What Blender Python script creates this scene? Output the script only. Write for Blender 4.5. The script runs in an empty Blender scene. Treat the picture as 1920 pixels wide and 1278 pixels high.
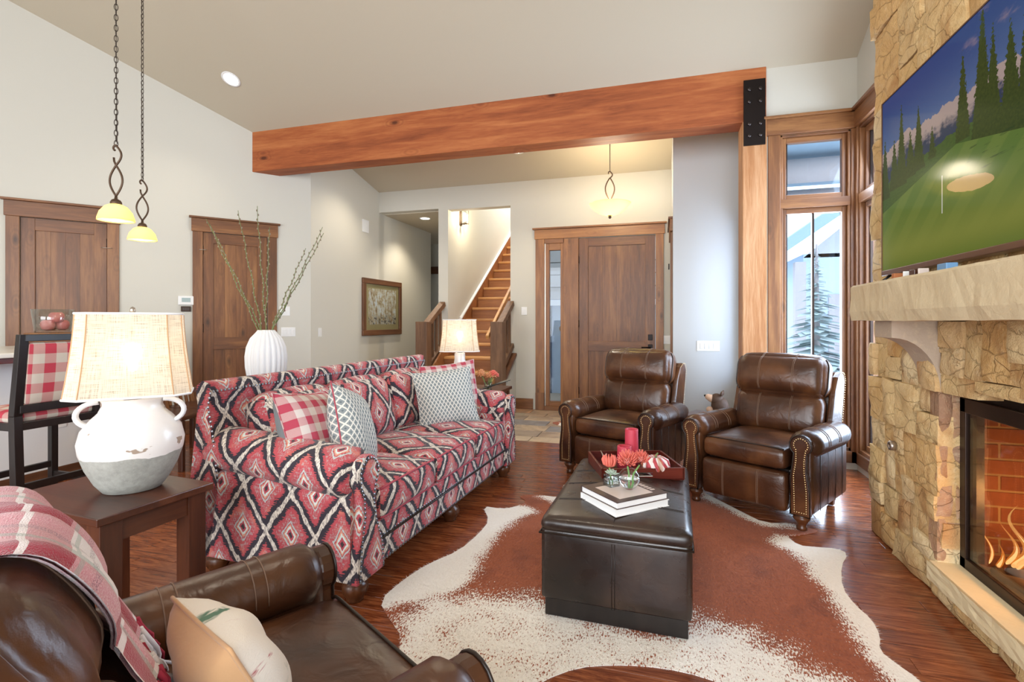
import bpy, bmesh, math, random
from mathutils import Vector, Matrix, noise as mnoise
random.seed(7)
R = math.radians
PI = math.pi
SC = bpy.context.scene
COL = SC.collection

# ---------------------------------------------------------------- camera
cam_d = bpy.data.cameras.new('camera')
cam = bpy.data.objects.new('camera', cam_d)
COL.objects.link(cam)
cam_d.sensor_width = 36.0
cam_d.lens = 955.0 / 1920.0 * 36.0
cam_d.shift_y = -37.0 / 1920.0
cam_d.clip_start = 0.03
cam.location = (0, 0, 1.28)
cam.rotation_euler = (R(90), 0, R(16.34))
SC.camera = cam

# ---------------------------------------------------------------- world, daylight, exposure
W = bpy.data.worlds.new('overcast_sky')
SC.world = W
W.use_nodes = True
W.node_tree.nodes['Background'].inputs[0].default_value = (0.80, 0.89, 1.0, 1)
W.node_tree.nodes['Background'].inputs[1].default_value = 2.6


def area(name, loc, target, sx, sy, power, col):
    d = bpy.data.lights.new(name, 'AREA')
    d.shape = 'RECTANGLE'
    d.size, d.size_y, d.energy, d.color = sx, sy, power, col
    o = bpy.data.objects.new(name, d)
    COL.objects.link(o)
    o.location = loc
    o.rotation_euler = (Vector(target) - Vector(loc)).to_track_quat('-Z', 'Y').to_euler()
    return o


# two fills added behind the camera, then daylight at side windows and stairwell
area('unseen_rear_fill', (-0.2, -2.95, 1.95), (-0.7, 5, 1.3), 3.4, 2.9, 210, (0.93, 0.97, 1.0))
area('unseen_kitchen_fill', (-4.6, -2.95, 1.95), (-3.6, 5, 1.6), 3.2, 2.4, 120, (0.97, 0.98, 1.0))
area('daylight_corner_window', (1.95, 4.35, 1.65), (-2.0, 3.6, 0.9), 1.2, 2.4, 110, (0.80, 0.90, 1.0))
area('daylight_front_window', (1.33, 5.35, 1.55), (0.0, 1.5, 0.6), 0.5, 2.3, 60, (0.80, 0.90, 1.0))
area('daylight_entry_window', (1.15, 5.65, 1.5), (-3, 6.2, 1.2), 0.7, 1.3, 22, (0.85, 0.93, 1.0))
area('daylight_stair_skylight', (-2.63, 10.2, 5.3), (-2.63, 9.2, 0), 0.9, 2.4, 130, (0.95, 0.98, 1.0))

V = SC.view_settings
V.view_transform = 'Standard'
V.look = 'None'
V.gamma = 1.0
V.use_curve_mapping = False
V.exposure = 0.34


# ---------------------------------------------------------------- colour + node helpers
def C(h):
    h = h.lstrip('#')
    c = [int(h[i:i + 2], 16) / 255 for i in (0, 2, 4)]
    return tuple(x / 12.92 if x <= .04045 else ((x + .055) / 1.055) ** 2.4 for x in c) + (1.0,)


class S:
    def __init__(s, g, k): s.g, s.k = g, k
    def m(s, op, o=None, o2=None): return s.g.math(op, s, o, o2)
    def __add__(s, o): return s.m('ADD', o)
    __radd__ = __add__
    def __sub__(s, o): return s.m('SUBTRACT', o)
    def __rsub__(s, o): return s.g.math('SUBTRACT', o, s)
    def __mul__(s, o): return s.m('MULTIPLY', o)
    __rmul__ = __mul__
    def __truediv__(s, o): return s.m('DIVIDE', o)
    def __lt__(s, o): return s.m('LESS_THAN', o)
    def __gt__(s, o): return s.m('GREATER_THAN', o)
    def abs(s): return s.m('ABSOLUTE')
    def frac(s): return s.m('FRACT')
    def min(s, o): return s.m('MINIMUM', o)
    def max(s, o): return s.m('MAXIMUM', o)
    def sin(s): return s.m('SINE')
    def pow(s, o): return s.m('POWER', o)
    def floor(s): return s.m('FLOOR')
    def sm(s, a, b): return s.g.mr(s, a, b)


class G:
    def __init__(s, name):
        s.mat = bpy.data.materials.new(name)
        s.mat.use_nodes = True
        s.t = s.mat.node_tree
        s.b = s.t.nodes['Principled BSDF']
        s.o = s.t.nodes['Material Output']

    def n(s, ty): return s.t.nodes.new(ty)

    def set(s, inp, v):
        if v is None: return
        if isinstance(v, S): s.t.links.new(v.k, inp)
        elif isinstance(v, (int, float)) and inp.type == 'RGBA': inp.default_value = (v, v, v, 1)
        else: inp.default_value = v

    def math(s, op, a, b=None, c=None):
        n = s.n('ShaderNodeMath'); n.operation = op
        for i, x in enumerate((a, b, c)): s.set(n.inputs[i], x)
        return S(s, n.outputs[0])

    def mr(s, v, a, b):
        n = s.n('ShaderNodeMapRange'); n.interpolation_type = 'SMOOTHSTEP'
        s.set(n.inputs[0], v); s.set(n.inputs[1], a); s.set(n.inputs[2], b)
        return S(s, n.outputs[0])

    def co(s, w='Object'):
        n = s.n('ShaderNodeTexCoord'); return S(s, n.outputs[w])

    def rnd(s):
        n = s.n('ShaderNodeObjectInfo'); return S(s, n.outputs['Random'])

    def xyz(s, v):
        n = s.n('ShaderNodeSeparateXYZ'); s.set(n.inputs[0], v); return [S(s, o) for o in n.outputs]

    def vec(s, x, y, z=0.0):
        n = s.n('ShaderNodeCombineXYZ')
        for i, q in enumerate((x, y, z)): s.set(n.inputs[i], q)
        return S(s, n.outputs[0])

    def noise(s, v, scale=5., det=3., rough=.5, dist=0.):
        n = s.n('ShaderNodeTexNoise'); s.set(n.inputs['Vector'], v)
        for k, q in (('Scale', scale), ('Detail', det), ('Roughness', rough), ('Distortion', dist)): n.inputs[k].default_value = q
        return S(s, n.outputs[0])

    def vor(s, v, scale=5., feat='F1', out=0, rand=1.0):
        n = s.n('ShaderNodeTexVoronoi'); n.feature = feat; s.set(n.inputs['Vector'], v)
        n.inputs['Scale'].default_value = scale; n.inputs['Randomness'].default_value = rand
        return S(s, n.outputs[out])

    def ramp(s, f, st, interp='LINEAR'):
        n = s.n('ShaderNodeValToRGB'); r = n.color_ramp; r.interpolation = interp
        while len(r.elements) < len(st): r.elements.new(1.0)
        for e, (p, c) in zip(r.elements, st): e.position = p; e.color = c
        s.set(n.inputs[0], f); return S(s, n.outputs[0])

    def mix(s, f, a, b, mode='MIX'):
        n = s.n('ShaderNodeMix'); n.data_type = 'RGBA'; n.blend_type = mode; n.clamp_factor = True
        s.set(n.inputs[0], f); s.set(n.inputs[6], a); s.set(n.inputs[7], b); return S(s, n.outputs[2])

    def attr(s, name):
        n = s.n('ShaderNodeAttribute'); n.attribute_name = name; return S(s, n.outputs['Fac']), S(s, n.outputs['Color'])

    def bump(s, h, st=.3, d=.01, nrm=None):
        n = s.n('ShaderNodeBump'); n.inputs['Strength'].default_value = st; n.inputs['Distance'].default_value = d
        s.set(n.inputs['Height'], h); s.set(n.inputs['Normal'], nrm); return S(s, n.outputs[0])

    def out(s, col, rough=.5, nrm=None, **kw):
        s.set(s.b.inputs['Base Color'], col); s.set(s.b.inputs['Roughness'], rough); s.set(s.b.inputs['Normal'], nrm)
        for k, v in kw.items(): s.set(s.b.inputs[k.replace('_', ' ')], v)
        return s.mat


# ---------------------------------------------------------------- materials
M = {}


def simple(name, col, rough=.5, bump=0, bs=200, **kw):
    g = G(name); n = None
    o = g.co()
    f = g.noise(o, 9, 3)
    c = g.mix(f * .22, C(col), tuple(x * .6 for x in C(col)[:3]) + (1,))
    if bump: n = g.bump(g.noise(o, bs, 2), bump, .002)
    M[name] = g.out(c, rough, n, **kw)
    return M[name]


def wood(name, light, mid, dark, axis='z', rough=.45, knots=1, sc=1.0, bump=.12, spec=.5, kd=3.2):
    g = G(name)
    x, y, z = g.xyz(g.co()); r = g.rnd() * 13.7
    st = .09
    x = (x * st if axis == 'x' else x) + r
    y = (y * st if axis == 'y' else y) + r * 1.7
    z = (z * st if axis == 'z' else z) + r * .6
    v = g.vec(x, y, z)
    n1 = g.noise(v, 7 * sc, 5, .55, 1.2)
    n2 = g.noise(v, 55 * sc, 4, .6, .4)
    nb = g.noise(v, 2.2 * sc, 2, .5, .6)
    f = n1 * .55 + n2 * .28 + nb * .35 - .12
    c = g.ramp(f, [(.22, C(dark)), (.45, C(mid)), (.72, C(light))])
    if knots:
        k = kd
        kx, ky, kz = g.xyz(g.co())
        ks = .42
        kv = g.vec((kx * ks if axis == 'x' else kx * .15 if axis == 'y' else kx) + r, (ky * ks if axis == 'y' else ky * .15) + r, (kz * ks if axis == 'z' else kz) + r)
        d = g.vor(kv, k) + (g.noise(kv, 30, 2) - .5) * .05
        kn = 1 - d.sm(.04, .13)
        ring = ((d * 70).sin() * .5 + .5) * (1 - d.sm(.12, .36))
        c = g.mix(kn * .75 * knots, c, tuple(q * .35 for q in C(dark)[:3]) + (1,))
        c = g.mix(ring * .30 * knots, c, C(dark))
    M[name] = g.out(c, rough, g.bump(n2 + n1 * .4, bump, .003), Specular_IOR_Level=spec)
    return M[name]


# painted walls and ceilings
def paint(name, col):
    g = G(name); o = g.co()
    c = g.mix(g.noise(o, .6, 2) * .25, C(col), tuple(q * .93 for q in C(col)[:3]) + (1,))
    M[name] = g.out(c, .8, g.bump(g.noise(o, 90, 3), .09, .004))


paint('wall_paint', '#c9c6bb')
paint('wall_paint_grey', '#c3c5c6')
paint('ceiling_paint', '#bfb5a1')
paint('panel_white', '#dedede')
for ax in 'xyz':
    wood('alder_' + ax, '#a57445', '#74492a', '#3d2718', ax, .42, .9, 1.0, .12, .5, 5.0)
    wood('alder_light_' + ax, '#b8834c', '#8c5c34', '#533419', ax, .42, .9, 1.0, .12, .5, 5.0)
    wood('stain_' + ax, '#84583a', '#5f3b24', '#3a2416', ax, .5, .7)
    wood('dark_wood_' + ax, '#6e3f26', '#4a2718', '#2a160f', ax, .28, 0, 1.0, .06)
wood('beam_wood', '#c67f4c', '#a05831', '#6b321b', 'x', .6, 1.2, 1.15, .6, .3, 4.6)
wood('post_wood', '#cba078', '#a8744a', '#7a4526', 'z', .62, .8, 1.1, 1.0, .3)
wood('newel_wood', '#8d6747', '#65462e', '#3c291b', 'z', .6, .6, 1.2, .5)
wood('tread_wood', '#dcae72', '#c0894f', '#8f5f33', 'x', .4, .3)
wood('riser_wood', '#b57d49', '#955f35', '#6b3f20', 'x', .5, .3)
wood('tray_wood', '#6f2a1c', '#541a12', '#320d0a', 'x', .3, 0)
wood('black_wood', '#2b211d', '#1a1412', '#0c0908', 'z', .35, 0, 1, .1)
wood('turned_wood', '#7d4b2a', '#54301b', '#2c190e', 'z', .3, 0)


def floor_mat():
    g = G('hardwood'); x, y, z = g.xyz(g.co()); r = g.rnd()
    v = g.vec(x * .10 + r * 31, y * 1.0 + r * 17, z)
    n1 = g.noise(v, 22, 6, .68, 2.2); n2 = g.noise(v, 130, 3, .6)
    c = g.ramp(n1 * .75 + n2 * .3, [(.36, C('#3d190c')), (.50, C('#7a3f22')), (.66, C('#a8643b'))])
    c = g.mix(r * .4, c, C('#642e15'))
    M['hardwood'] = g.out(c, g.noise(v, 20, 2) * .12 + .16, g.bump(n2, .05, .002))


floor_mat()


def slate():
    g = G('slate'); o = g.co(); r = g.rnd()
    x, y, z = g.xyz(o); v = g.vec(x + r * 9, y + r * 5, z)
    base = g.ramp(r, [(0, C('#b39a80')), (.3, C('#9c8a78')), (.5, C('#c2ab8e')), (.7, C('#8b8a8c')), (.9, C('#b88f6e'))], 'CONSTANT')
    n = g.noise(v, 5, 5, .65, .8)
    c = g.mix(n.sm(.35, .7) * .6, base, C('#6e5d52'))
    c = g.mix(g.noise(v, 2.2, 3).sm(.5, .7) * .4, c, C('#c8b59c'))
    M['slate'] = g.out(c, .42, g.bump(n, .4, .006))


slate()
simple('grout', '#a89b88', .9, .3)
simple('mortar', '#9a7f5c', .95, .6, 60)


def stone(name, cols, bump=.9, k=1.0):
    g = G(name); o = g.co(); r = g.rnd(); x, y, z = g.xyz(o)
    v = g.vec(x + r * 7, y + r * 11, z + r * 3)
    base = g.ramp(r, cols, 'LINEAR')
    n = g.noise(v, 7, 6, .65, .6); n2 = g.noise(v, 28, 5, .7); nv = g.noise(v, 3.2, 4, .6, 1.5)
    c = g.mix(n.sm(.42, .68) * .40 * k, base, C('#b98a52'))
    c = g.mix(nv.sm(.60, .68) * .45 * k, c, C('#8f6238'))
    c = g.mix(n2.sm(.5, .75) * .35, c, C('#e9d7b2'))
    c = g.mix(g.noise(v, 1.7, 3, .6, .8).sm(.54, .66) * .55 * k, c, C('#a9713c'))
    cr = g.vor(g.vec(x + r * 7 + n * .15, y * 1.0 + r * 11, z * 1.6 + n * .1), 6, 'DISTANCE_TO_EDGE')
    crk = 1 - cr.sm(.0, .03)
    c = g.mix(crk * n.sm(.50, .62) * .28 * k, c, C('#6b4a2c'))
    h = n * .8 + n2 * .45 - crk * (.2 * k)
    M[name] = g.out(c, .9, g.bump(h, bump, .03), Specular_IOR_Level=.2)


stone('fieldstone', [(0, C('#d9b983')), (.2, C('#e4cc9c')), (.4, C('#d3ab70')), (.6, C('#e6d3aa')), (.8, C('#d8b37c')), (1, C('#e0c592'))])
stone('pink_stone', [(0, C('#a98569')), (.3, C('#b8957a')), (.6, C('#95755f')), (1, C('#c2a184'))])
stone('mantel_stone', [(0, C('#d2c1a0')), (1, C('#d6c6a6'))], .25, .2)
stone('corbel_stone', [(0, C('#b7a795')), (1, C('#bdad9b'))], .25, .15)
stone('hearth_stone', [(0, C('#e2d3ad')), (1, C('#e6d8b4'))], .15, .1)


def brick():
    g = G('firebrick'); r = g.rnd(); n = g.noise(g.co(), 25, 4)
    c = g.mix(n, C('#8a4f33'), C('#6b3a26')); c = g.mix(r * .5, c, C('#9a6141'))
    M['firebrick'] = g.out(c, .9, g.bump(n, .4, .004))


brick()


def leather(name, a, b, dk, rough=.33, wr=.35):
    g = G(name); o = g.co()
    n = g.noise(o, 3.2, 3, .5, .4); c = g.ramp(n, [(.3, C(dk)), (.5, C(b)), (.72, C(a))])
    gr = g.vor(o, 420); w = g.noise(o, 11, 3, .5, 1.0)
    nb = g.bump(gr, .06, .001); nb = g.bump(w, wr, .012, nb)
    M[name] = g.out(c, g.noise(o, 14, 2) * .16 + rough - .06, nb, Specular_IOR_Level=.55)


leather('leather', '#6f4526', '#492a18', '#2d170e', .30)
leather('dark_leather', '#3f2d22', '#281c17', '#15100e', .27, .10)
simple('seam_thread', '#7f6350', .6)
simple('dark_welt', '#1f120c', .4)


def ikat():
    g = G('ikat_fabric'); u, v, _ = g.xyz(g.co('UV'))
    st = g.noise(g.vec(u * 95, v * 14), 1, 3, .6) - .5
    st2 = g.noise(g.vec(u * 260, v * 60), 1, 2) - .5
    hz = g.noise(g.vec(u * 26, v * 190), 1, 2, .5) - .5
    W_, H_ = .285, .40
    uu = u + (g.noise(g.vec(u * 5, v * 5), 1, 2) - .5) * .05
    vv = v + (g.noise(g.vec(u * 30, v * 4), 1, 2) - .5) * .05
    a = ((uu / W_).frac() - .5).abs() * 2
    b = ((vv / H_).frac() - .5).abs() * 2
    e = (a + b - 1).abs()
    red = g.mix(g.noise(g.vec(u * 60, v * 8), 1, 3), C('#c2595f'), C('#a44049'))
    red = g.mix(g.noise(g.vec(u * 9, v * 9), 1, 2).sm(.5, .72) * .7, red, C('#d98673'))
    c = g.mix((e + hz * .42 + st2 * .06) < .27, red, C('#39343c'))
    c = g.mix((e + st * .12 + st2 * .05) < .088, c, g.mix((st2 + st * .5 + .5).sm(.32, .6), C('#7d7370'), C('#e6dbcd')))
    m = 1 - e + st * .07 + hz * .05
    hl = (m < .60) * (m > .28) * (st2 + hz * .6 + .5).sm(.50, .62) * .55
    c = g.mix(hl, c, C('#a9b5b2'))
    c = g.mix((m < .36) * (m > .31), c, C('#b3c0bd')); c = g.mix(m < .265, c, C('#d39a82')); c = g.mix(m < .215, c, C('#cfd8d2'))
    c = g.mix(m < .15, c, C('#b4505a')); c = g.mix(m < .08, c, C('#463a3e'))
    wv = (u * 1900).sin() * .5 + (v * 1900).sin() * .5
    M['ikat_fabric'] = g.out(c, .9, g.bump(wv + st2 * 2, .25, .001), Specular_IOR_Level=.15, Sheen_Weight=.15)


ikat()


def gingham(name, red, cream, P=.115, yellow=False):
    g = G(name); u, v, _ = g.xyz(g.co('UV'))
    a = (u / P).frac() < .5; b = (v / P).frac() < .5
    w = g.noise(g.vec(u * 500, v * 500), 1, 2) - .5
    f = (a + b) * .5 + w * .22 * (1 - (a - b).abs() * 0)
    c = g.ramp(f, [(.0, C(cream)), (.22, C(cream)), (.5, g_mid(red, cream)), (.8, C(red)), (1, C(red))])
    M[name] = g.out(c, .92, g.bump(w, .4, .002), Specular_IOR_Level=.1)


def g_mid(a, b):
    A, B = C(a), C(b); return tuple(A[i] * .5 + B[i] * .5 for i in range(3)) + (1,)


gingham('gingham_stool', '#b54350', '#c6bcae', .115)
gingham('gingham_pillow', '#b34a5b', '#d2c7c0', .085)


def diamond():
    g = G('grey_diamond_fabric'); u, v, _ = g.xyz(g.co('UV'))
    a = ((u / .030).frac() - .5).abs() * 2; b = ((v / .046).frac() - .5).abs() * 2
    w = g.noise(g.vec(u * 700, v * 700), 1, 2) - .5
    e = (a + b - 1).abs() + w * .18
    c = g.mix(g.noise(g.vec(u * 300, v * 300), 1, 2), C('#7d868a'), C('#9aa09e'))
    c = g.mix((1 - e) < .25, c, C('#6b7478'))
    c = g.mix(e < .22, c, C('#e0ddd3'))
    M['grey_diamond_fabric'] = g.out(c, .92, g.bump(e + w, .3, .002), Specular_IOR_Level=.1)


diamond()
simple('grey_linen', '#848a8c', .9, .4, 300)
simple('tan_suede', '#c99b6e', .95, .4, 60, Sheen_Weight=.3)
simple('red_piping', '#b04a58', .8)


def embroid():
    g = G('embroidered_linen'); u, v, _ = g.xyz(g.co('UV'))
    n = g.noise(g.vec(u * 16, v * 16), 1, 4, .6, .6); n2 = g.noise(g.vec(u * 16 + 9, v * 16), 1, 4)
    q = g.vec(u, v); ms = g.noise(q, 9, 2).sm(.52, .58)
    c = g.mix(ms * n.sm(.55, .6), C('#e9dfd2'), C('#a8323f'))
    c = g.mix(ms * n2.sm(.58, .63), c, C('#5e7d68'))
    M['embroidered_linen'] = g.out(c, .92, g.bump(g.noise(q, 400, 2) + n, .4, .003))


embroid()


def throw():
    g = G('plaid_wool'); u, v, _ = g.xyz(g.co('UV'))
    w = (g.noise(g.vec(u * 380, v * 380), 1, 2) - .5)

    def bands(x):
        p = (x / .26).frac()
        return p
    p, q = bands(u), bands(v)
    base = C('#ece3e2')
    ru = (p < .44); rv = (q < .5)
    f = (ru + rv) * .5 + w * .35
    c = g.ramp(f, [(0, base), (.25, base), (.5, C('#cf8f97')), (.78, C('#a82c42')), (1, C('#9f2439'))])
    ln = ((p - .21).abs() < .022).max((q - .21).abs() < .022)
    c = g.mix(ln * .85, c, C('#f2ebea'))
    dk = ((p - .70).abs() < .035).max((q - .70).abs() < .03)
    c = g.mix(dk * (w + .5).sm(.42, .6) * .55, c, C('#6b4a5c'))
    gn = ((p - .56).abs() < .018).max((q - .55).abs() < .018)
    c = g.mix(gn * .5, c, C('#8fa89e'))
    M['plaid_wool'] = g.out(c, .97, g.bump(w, .6, .004), Sheen_Weight=.5, Specular_IOR_Level=.05)


throw()
simple('fringe_red', '#a82f45', .95)
simple('fringe_white', '#ece6e6', .95)


def burlap():
    g = G('burlap'); u, v, _ = g.xyz(g.co('UV'))
    s1 = g.noise(g.vec(u * 14, v * 420), 1, 3, .6); s2 = g.noise(g.vec(u * 420, v * 14), 1, 3, .6)
    f = s1 * .5 + s2 * .5
    c = g.ramp(f, [(.36, C('#c4b29a')), (.5, C('#e6dccb')), (.64, C('#f3ece0'))])
    d = g.n('ShaderNodeBsdfDiffuse'); t = g.n('ShaderNodeBsdfTranslucent'); tr = g.n('ShaderNodeBsdfTransparent')
    g.set(d.inputs[0], c); g.set(t.inputs[0], c)
    a = g.n('ShaderNodeMixShader'); a.inputs[0].default_value = .5
    g.t.links.new(d.outputs[0], a.inputs[1]); g.t.links.new(t.outputs[0], a.inputs[2])
    b = g.n('ShaderNodeMixShader'); g.set(b.inputs[0], 1 - f.sm(.36, .47) * .8 - .12)
    g.t.links.new(a.outputs[0], b.inputs[1]); g.t.links.new(tr.outputs[0], b.inputs[2])
    g.set(b.inputs[0], (1 - f.sm(.37, .47)) * .5 + .05)
    g.t.links.new(b.outputs[0], g.o.inputs[0]); M['burlap'] = g.mat


burlap()


def jar():
    g = G('crackled_ceramic'); o = g.co(); x, y, z = g.xyz(o); n = g.noise(o, 26, 4, .6)
    line = .15 + (g.noise(o, 12, 3) - .5) * .03
    low = z < line
    c = g.mix(n * .5, C('#e9e4df'), C('#d9d2cc'))
    chip = g.noise(g.vec(x * 1.0 + 3.3, y + 1.7, z * 1.4), 9, 3, .6).sm(.635, .655)
    c = g.mix(chip, c, C('#a28f7e'))
    gy = g.mix(g.noise(o, 40, 5, .7), C('#7d7d76'), C('#b4b3aa'))
    c = g.mix(low, c, gy)
    M['crackled_ceramic'] = g.out(c, low * .6 + .22, g.bump(low * n * 2 - low * .6, .5, .004))


jar()
simple('white_ceramic', '#e6e6e6', .6, .1)
simple('white_plastic', '#e8e8e6', .4)
simple('black_metal', '#1c1413', .4, .1, Metallic=.6)
simple('bolt_metal', '#4a4443', .35, Metallic=.9)
simple('bronze', '#5a4636', .45, .2, 80, Metallic=.6)
simple('brushed_nickel', '#b5aba0', .35, Metallic=.9)
simple('brass_nail', '#b79a6e', .3, Metallic=.9)
simple('steel_nail', '#8d8f94', .3, Metallic=.9)
simple('gunmetal', '#3a2c25', .35, Metallic=.7)
simple('tv_bezel', '#6b4a36', .35, Metallic=.6)
simple('black_plastic', '#0e0e10', .35)
simple('paper', '#efefee', .8)
simple('candle_wax', '#c2384e', .55, .3, 60, Subsurface_Weight=.15)
simple('coral_petal', '#e0705f', .6)
simple('pink_petal', '#e39a8f', .6)
simple('orange_petal', '#d9986a', .7)
simple('green_stem', '#7fae62', .6)
simple('succulent', '#a9b8a6', .6)
simple('twig', '#6f7a4d', .8, .4, 80)
simple('bud', '#8b7b6b', .8)
simple('snow', '#f4f7fb', .7)
simple('exterior_siding', '#c3d2e0', .8)  # lightened so the colour carries the bright outdoor haze
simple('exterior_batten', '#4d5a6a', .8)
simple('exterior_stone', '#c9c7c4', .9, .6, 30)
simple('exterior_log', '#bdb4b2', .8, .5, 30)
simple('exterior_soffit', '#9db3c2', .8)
simple('spruce', '#c2d0ce', .9)  # near-white needles: outdoor glare and haze put into the colour
simple('quartz', '#d9d6cf', .3, .1)
simple('bear_wood', '#4a3324', .7, .8, 40)
simple('bear_muzzle', '#c9a58a', .7, .3)
simple('log_char', '#6b5a4c', .95, .9, 30)
simple('ash', '#8d8071', .95, .9, 40)
simple('apple', '#dd7f79', .35)
simple('book_cover', '#4b3a38', .35)
simple('print_page', '#d8c9c2', .4)
simple('chain_metal', '#4a4038', .5, Metallic=.5)
simple('mirror_black', '#101010', .1)
simple('hide_back', '#b79a7c', .9)
simple('blue_box', '#6a97c4', .5)
simple('orange_box', '#b06a3c', .6)
simple('lcd', '#9fb0b0', .3)


def emit(name, col, st, tint=None):
    g = G(name)
    M[name] = g.out(C(tint or col), .5, Emission_Color=C(col), Emission_Strength=st)


emit('bulb_warm', '#ffedcc', 14)
emit('downlight', '#fff3df', 14)


def flame_mat(name, c0, c1, st, tr):
    g = G(name); x, y, z = g.xyz(g.co())
    e = g.n('ShaderNodeEmission'); g.set(e.inputs[0], g.mix(z.sm(.24, .5), C(c0), C(c1))); e.inputs[1].default_value = st
    t = g.n('ShaderNodeBsdfTransparent'); m = g.n('ShaderNodeMixShader'); m.inputs[0].default_value = tr
    g.t.links.new(e.outputs[0], m.inputs[1]); g.t.links.new(t.outputs[0], m.inputs[2]); g.t.links.new(m.outputs[0], g.o.inputs[0])
    M[name] = g.mat


flame_mat('flame', '#ff9a3c', '#ffd88a', 1.3, .62)
flame_mat('flame_core', '#ffe0a0', '#fff2cf', 2.4, .35)


def glass(name, tint='#ffffff', gl=.10, rough=0.0):
    g = G(name)
    t = g.n('ShaderNodeBsdfTransparent'); t.inputs[0].default_value = C(tint)
    s_ = g.n('ShaderNodeBsdfGlossy'); s_.inputs['Roughness'].default_value = rough
    lw = g.n('ShaderNodeLayerWeight'); lw.inputs[0].default_value = .5
    m = g.n('ShaderNodeMixShader'); g.set(m.inputs[0], S(g, lw.outputs[1]).pow(4) * .7 + gl * .2)
    g.t.links.new(t.outputs[0], m.inputs[1]); g.t.links.new(s_.outputs[0], m.inputs[2]); g.t.links.new(m.outputs[0], g.o.inputs[0])
    M[name] = g.mat


glass('window_glass', '#f2f8ff', .12)
glass('clear_glass', '#f3f6f6', .5)
glass('fire_glass', '#e6dcd2', .2)
g = G('water_glass'); M['water_glass'] = g.out(C('#f4f8fa'), .02, Transmission_Weight=1.0, IOR=1.33)


def opal():
    g = G('amber_glass')
    d = g.n('ShaderNodeBsdfDiffuse'); d.inputs[0].default_value = C('#f2eac6'); t = g.n('ShaderNodeBsdfTranslucent'); t.inputs[0].default_value = C('#f5ebb6')
    a = g.n('ShaderNodeMixShader'); a.inputs[0].default_value = .65
    g.t.links.new(d.outputs[0], a.inputs[1]); g.t.links.new(t.outputs[0], a.inputs[2]); g.t.links.new(a.outputs[0], g.o.inputs[0])
    M['amber_glass'] = g.mat


opal()


def gourd():
    g = G('striped_gourd'); x, y, z = g.xyz(g.co())
    an = g.math('ARCTAN2', y, x); s_ = (an * 9 + z * 60 + g.noise(g.co(), 20, 2) * 3).sin()
    c = g.mix(s_.sm(-.2, .1), C('#eee2dc'), C('#b8434b')); c = g.mix(((an * 4).sin()).sm(.6, .9) * .6, c, C('#a8703f'))
    M['striped_gourd'] = g.out(c, .6, g.bump(s_, .6, .006))


gourd()


def hide():
    g = G('cowhide_hair'); f, _ = g.attr('white'); o = g.co(); x, y, z = g.xyz(o)
    n = g.noise(g.vec(x * 90, y * 50, 0), 1, 3, .6); n2 = g.noise(o, 5, 3)
    br = g.mix(n, C('#87401f'), C('#ac5a2d')); br = g.mix(n2.sm(.5, .75) * .5, br, C('#6d2f15'))
    wh = g.mix(n, C('#e9e3d9'), C('#faf7f1'))
    sp = (g.noise(g.vec(x * 150, y * 60, 0), 1, 3, .65) - .5) * (1 - f.sm(.82, .97))
    t = f + sp * 2.0 + (g.noise(o, 9, 4) - .5) * .7 * (1 - f.sm(.85, .97))
    c = g.mix(t.sm(.46, .56), br, wh)
    M['cowhide_hair'] = g.out(c, .8, g.bump(n, .6, .006), Sheen_Weight=.15, Specular_IOR_Level=.2)


hide()


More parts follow.
